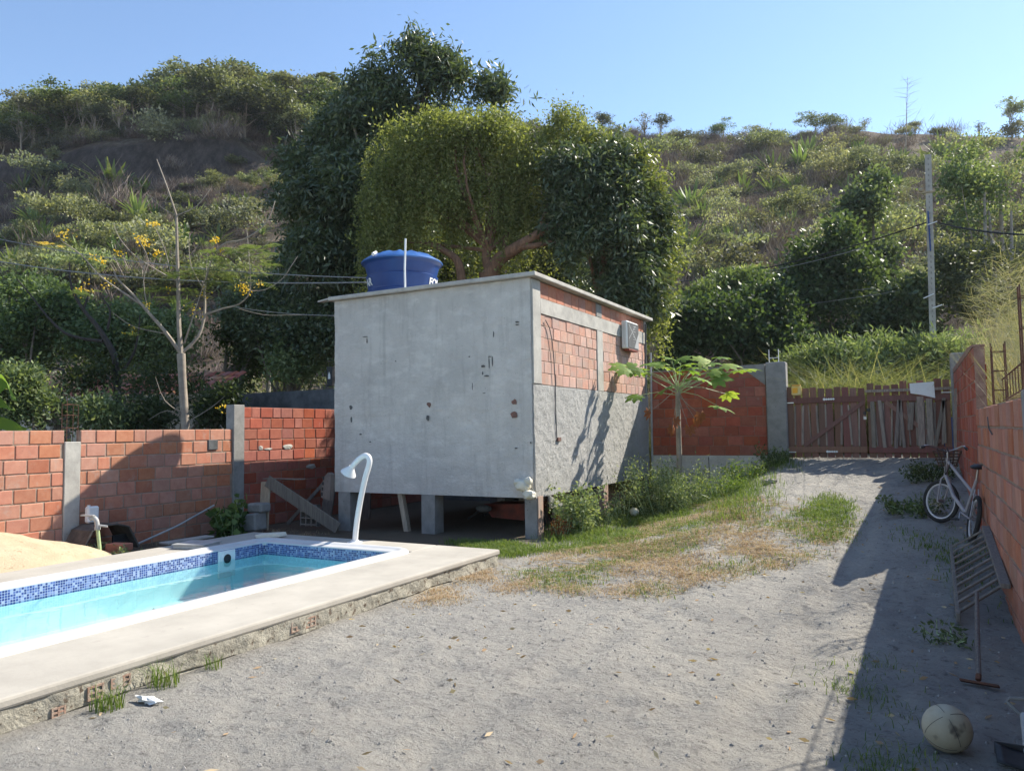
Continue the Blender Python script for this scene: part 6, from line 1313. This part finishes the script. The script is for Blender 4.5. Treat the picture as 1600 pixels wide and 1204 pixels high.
fo=FO(); n=3500; u_=rg.uniform(-10.4,-8.5,n); v_=rg.uniform(5.4,9.6,n); k=rg.random(n)<pat(2.5,.45,66)(u_,v_); P=np.column_stack([u_,v_,fine_z(u_,v_)])[k]; blades(fo,P,.06,.006,1.2)
o=mobj('sparse_grass',fo.mesh('sparse_grass',L_straw)); tag(o,'sparse dry grass on the soil between the pool deck and left wall','grass',kind='stuff')
def tuft(label,c,r_,h,n,w=.008,mat=L_grass,lean=.5):
    z=float(fine_z(c[0],c[1])); fo=FO(); a=rg.uniform(0,6.28,n); q=r_*rg.random(n)**.5; P=np.column_stack([c[0]+np.cos(a)*q,c[1]+np.sin(a)*q,np.full(n,z)]); blades(fo,P,h,w,lean)
    o=mobj('grass_tuft',fo.mesh('grass_tuft',mat)); tag(o,label,'grass tuft'); return o
tuft('spiky lemongrass clump at the foot of the papaya',(-4.12,13.55),.16,.85,110,.02,L_grass,.6)
tuft('grass tuft against the deck wall left of the white scrap',(-4.22,2.80),.09,.13,90,.006)
tuft('grass tuft against the deck wall right of the white scrap',(-4.28,3.22),.10,.15,80,.006)
tuft('small grass tuft farther along the deck wall',(-4.30,3.62),.06,.10,40,.005)
# pebbles and clods scattered on the yard
V,F=[],[]
n=7000; u_=rg.uniform(-4.1,.5,n); v_=2.3+rg.random(n)**1.3*9; z=fine_z(u_,v_); s=.003+.011*rg.random(n)**5
oct_=np.array([(1,0,0),(0,1,0),(-1,0,0),(0,-1,0),(0,0,1),(0,0,-1)],float); of=np.array([(0,1,4),(1,2,4),(2,3,4),(3,0,4),(1,0,5),(2,1,5),(3,2,5),(0,3,5)])
V=(np.stack([u_,v_,z],1)[:,None]+oct_[None]*(s[:,None,None]*rg.uniform(.6,1.3,(n,6,3)))).reshape(-1,3); F=(of[None]+6*np.arange(n)[:,None,None]).reshape(-1,3)
o=mobj('gravel',npmesh('gravel',V,F,mat=pm('pale_gravel',(.40,.38,.35),(.26,.25,.235),30,.9,.2))); tag(o,'small pebbles and clods strewn over the grey yard','gravel',kind='stuff')
fo=FO(); n=420; u_=rg.uniform(-4.2,.5,n); v_=rg.uniform(2.4,13,n); P=np.column_stack([u_,v_,fine_z(u_,v_)+.008]); D=rg.normal(size=(n,3)); D[:,2]*=.12; fo.add(*leaves(P,D,.03+.05*rg.random(n),.012+.015*rg.random(n),rg.random(n)))
o=mobj('leaf_litter',fo.mesh('leaf_litter',L_straw)); tag(o,'dead leaves and bits of straw strewn over the grey yard','leaf litter',kind='stuff')
print('script seconds',round(time.time()-T0,1),'tris',sum(len(m.polygons)*2 for m in bpy.data.meshes))
# ------------------------------------------------------------------ the air
g=N('haze'); g.t.nodes.remove(g.p); pv=g.n('ShaderNodeVolumePrincipled'); pv.inputs['Color'].default_value=(.80,.88,1,1); pv.inputs['Density'].default_value=.00025; pv.inputs['Anisotropy'].default_value=.3; g.l(pv.outputs[0],g.out.inputs['Volume'])
lo=np.array([1e9]*3);hi=-lo
for o in list(COL.objects):
    if o.type=='MESH' and o.name in('ground','hill'):
        for v in o.data.vertices: lo=np.minimum(lo,v.co);hi=np.maximum(hi,v.co)
hb=MB(); hb.box(lo[0]-3,hi[0]+3,lo[1]-3,hi[1]+3,lo[2]-1,hi[2]+9); o=hb.build('haze',g.m); tag(o,'thin blue summer haze between the yard and the hill','haze',kind='stuff')
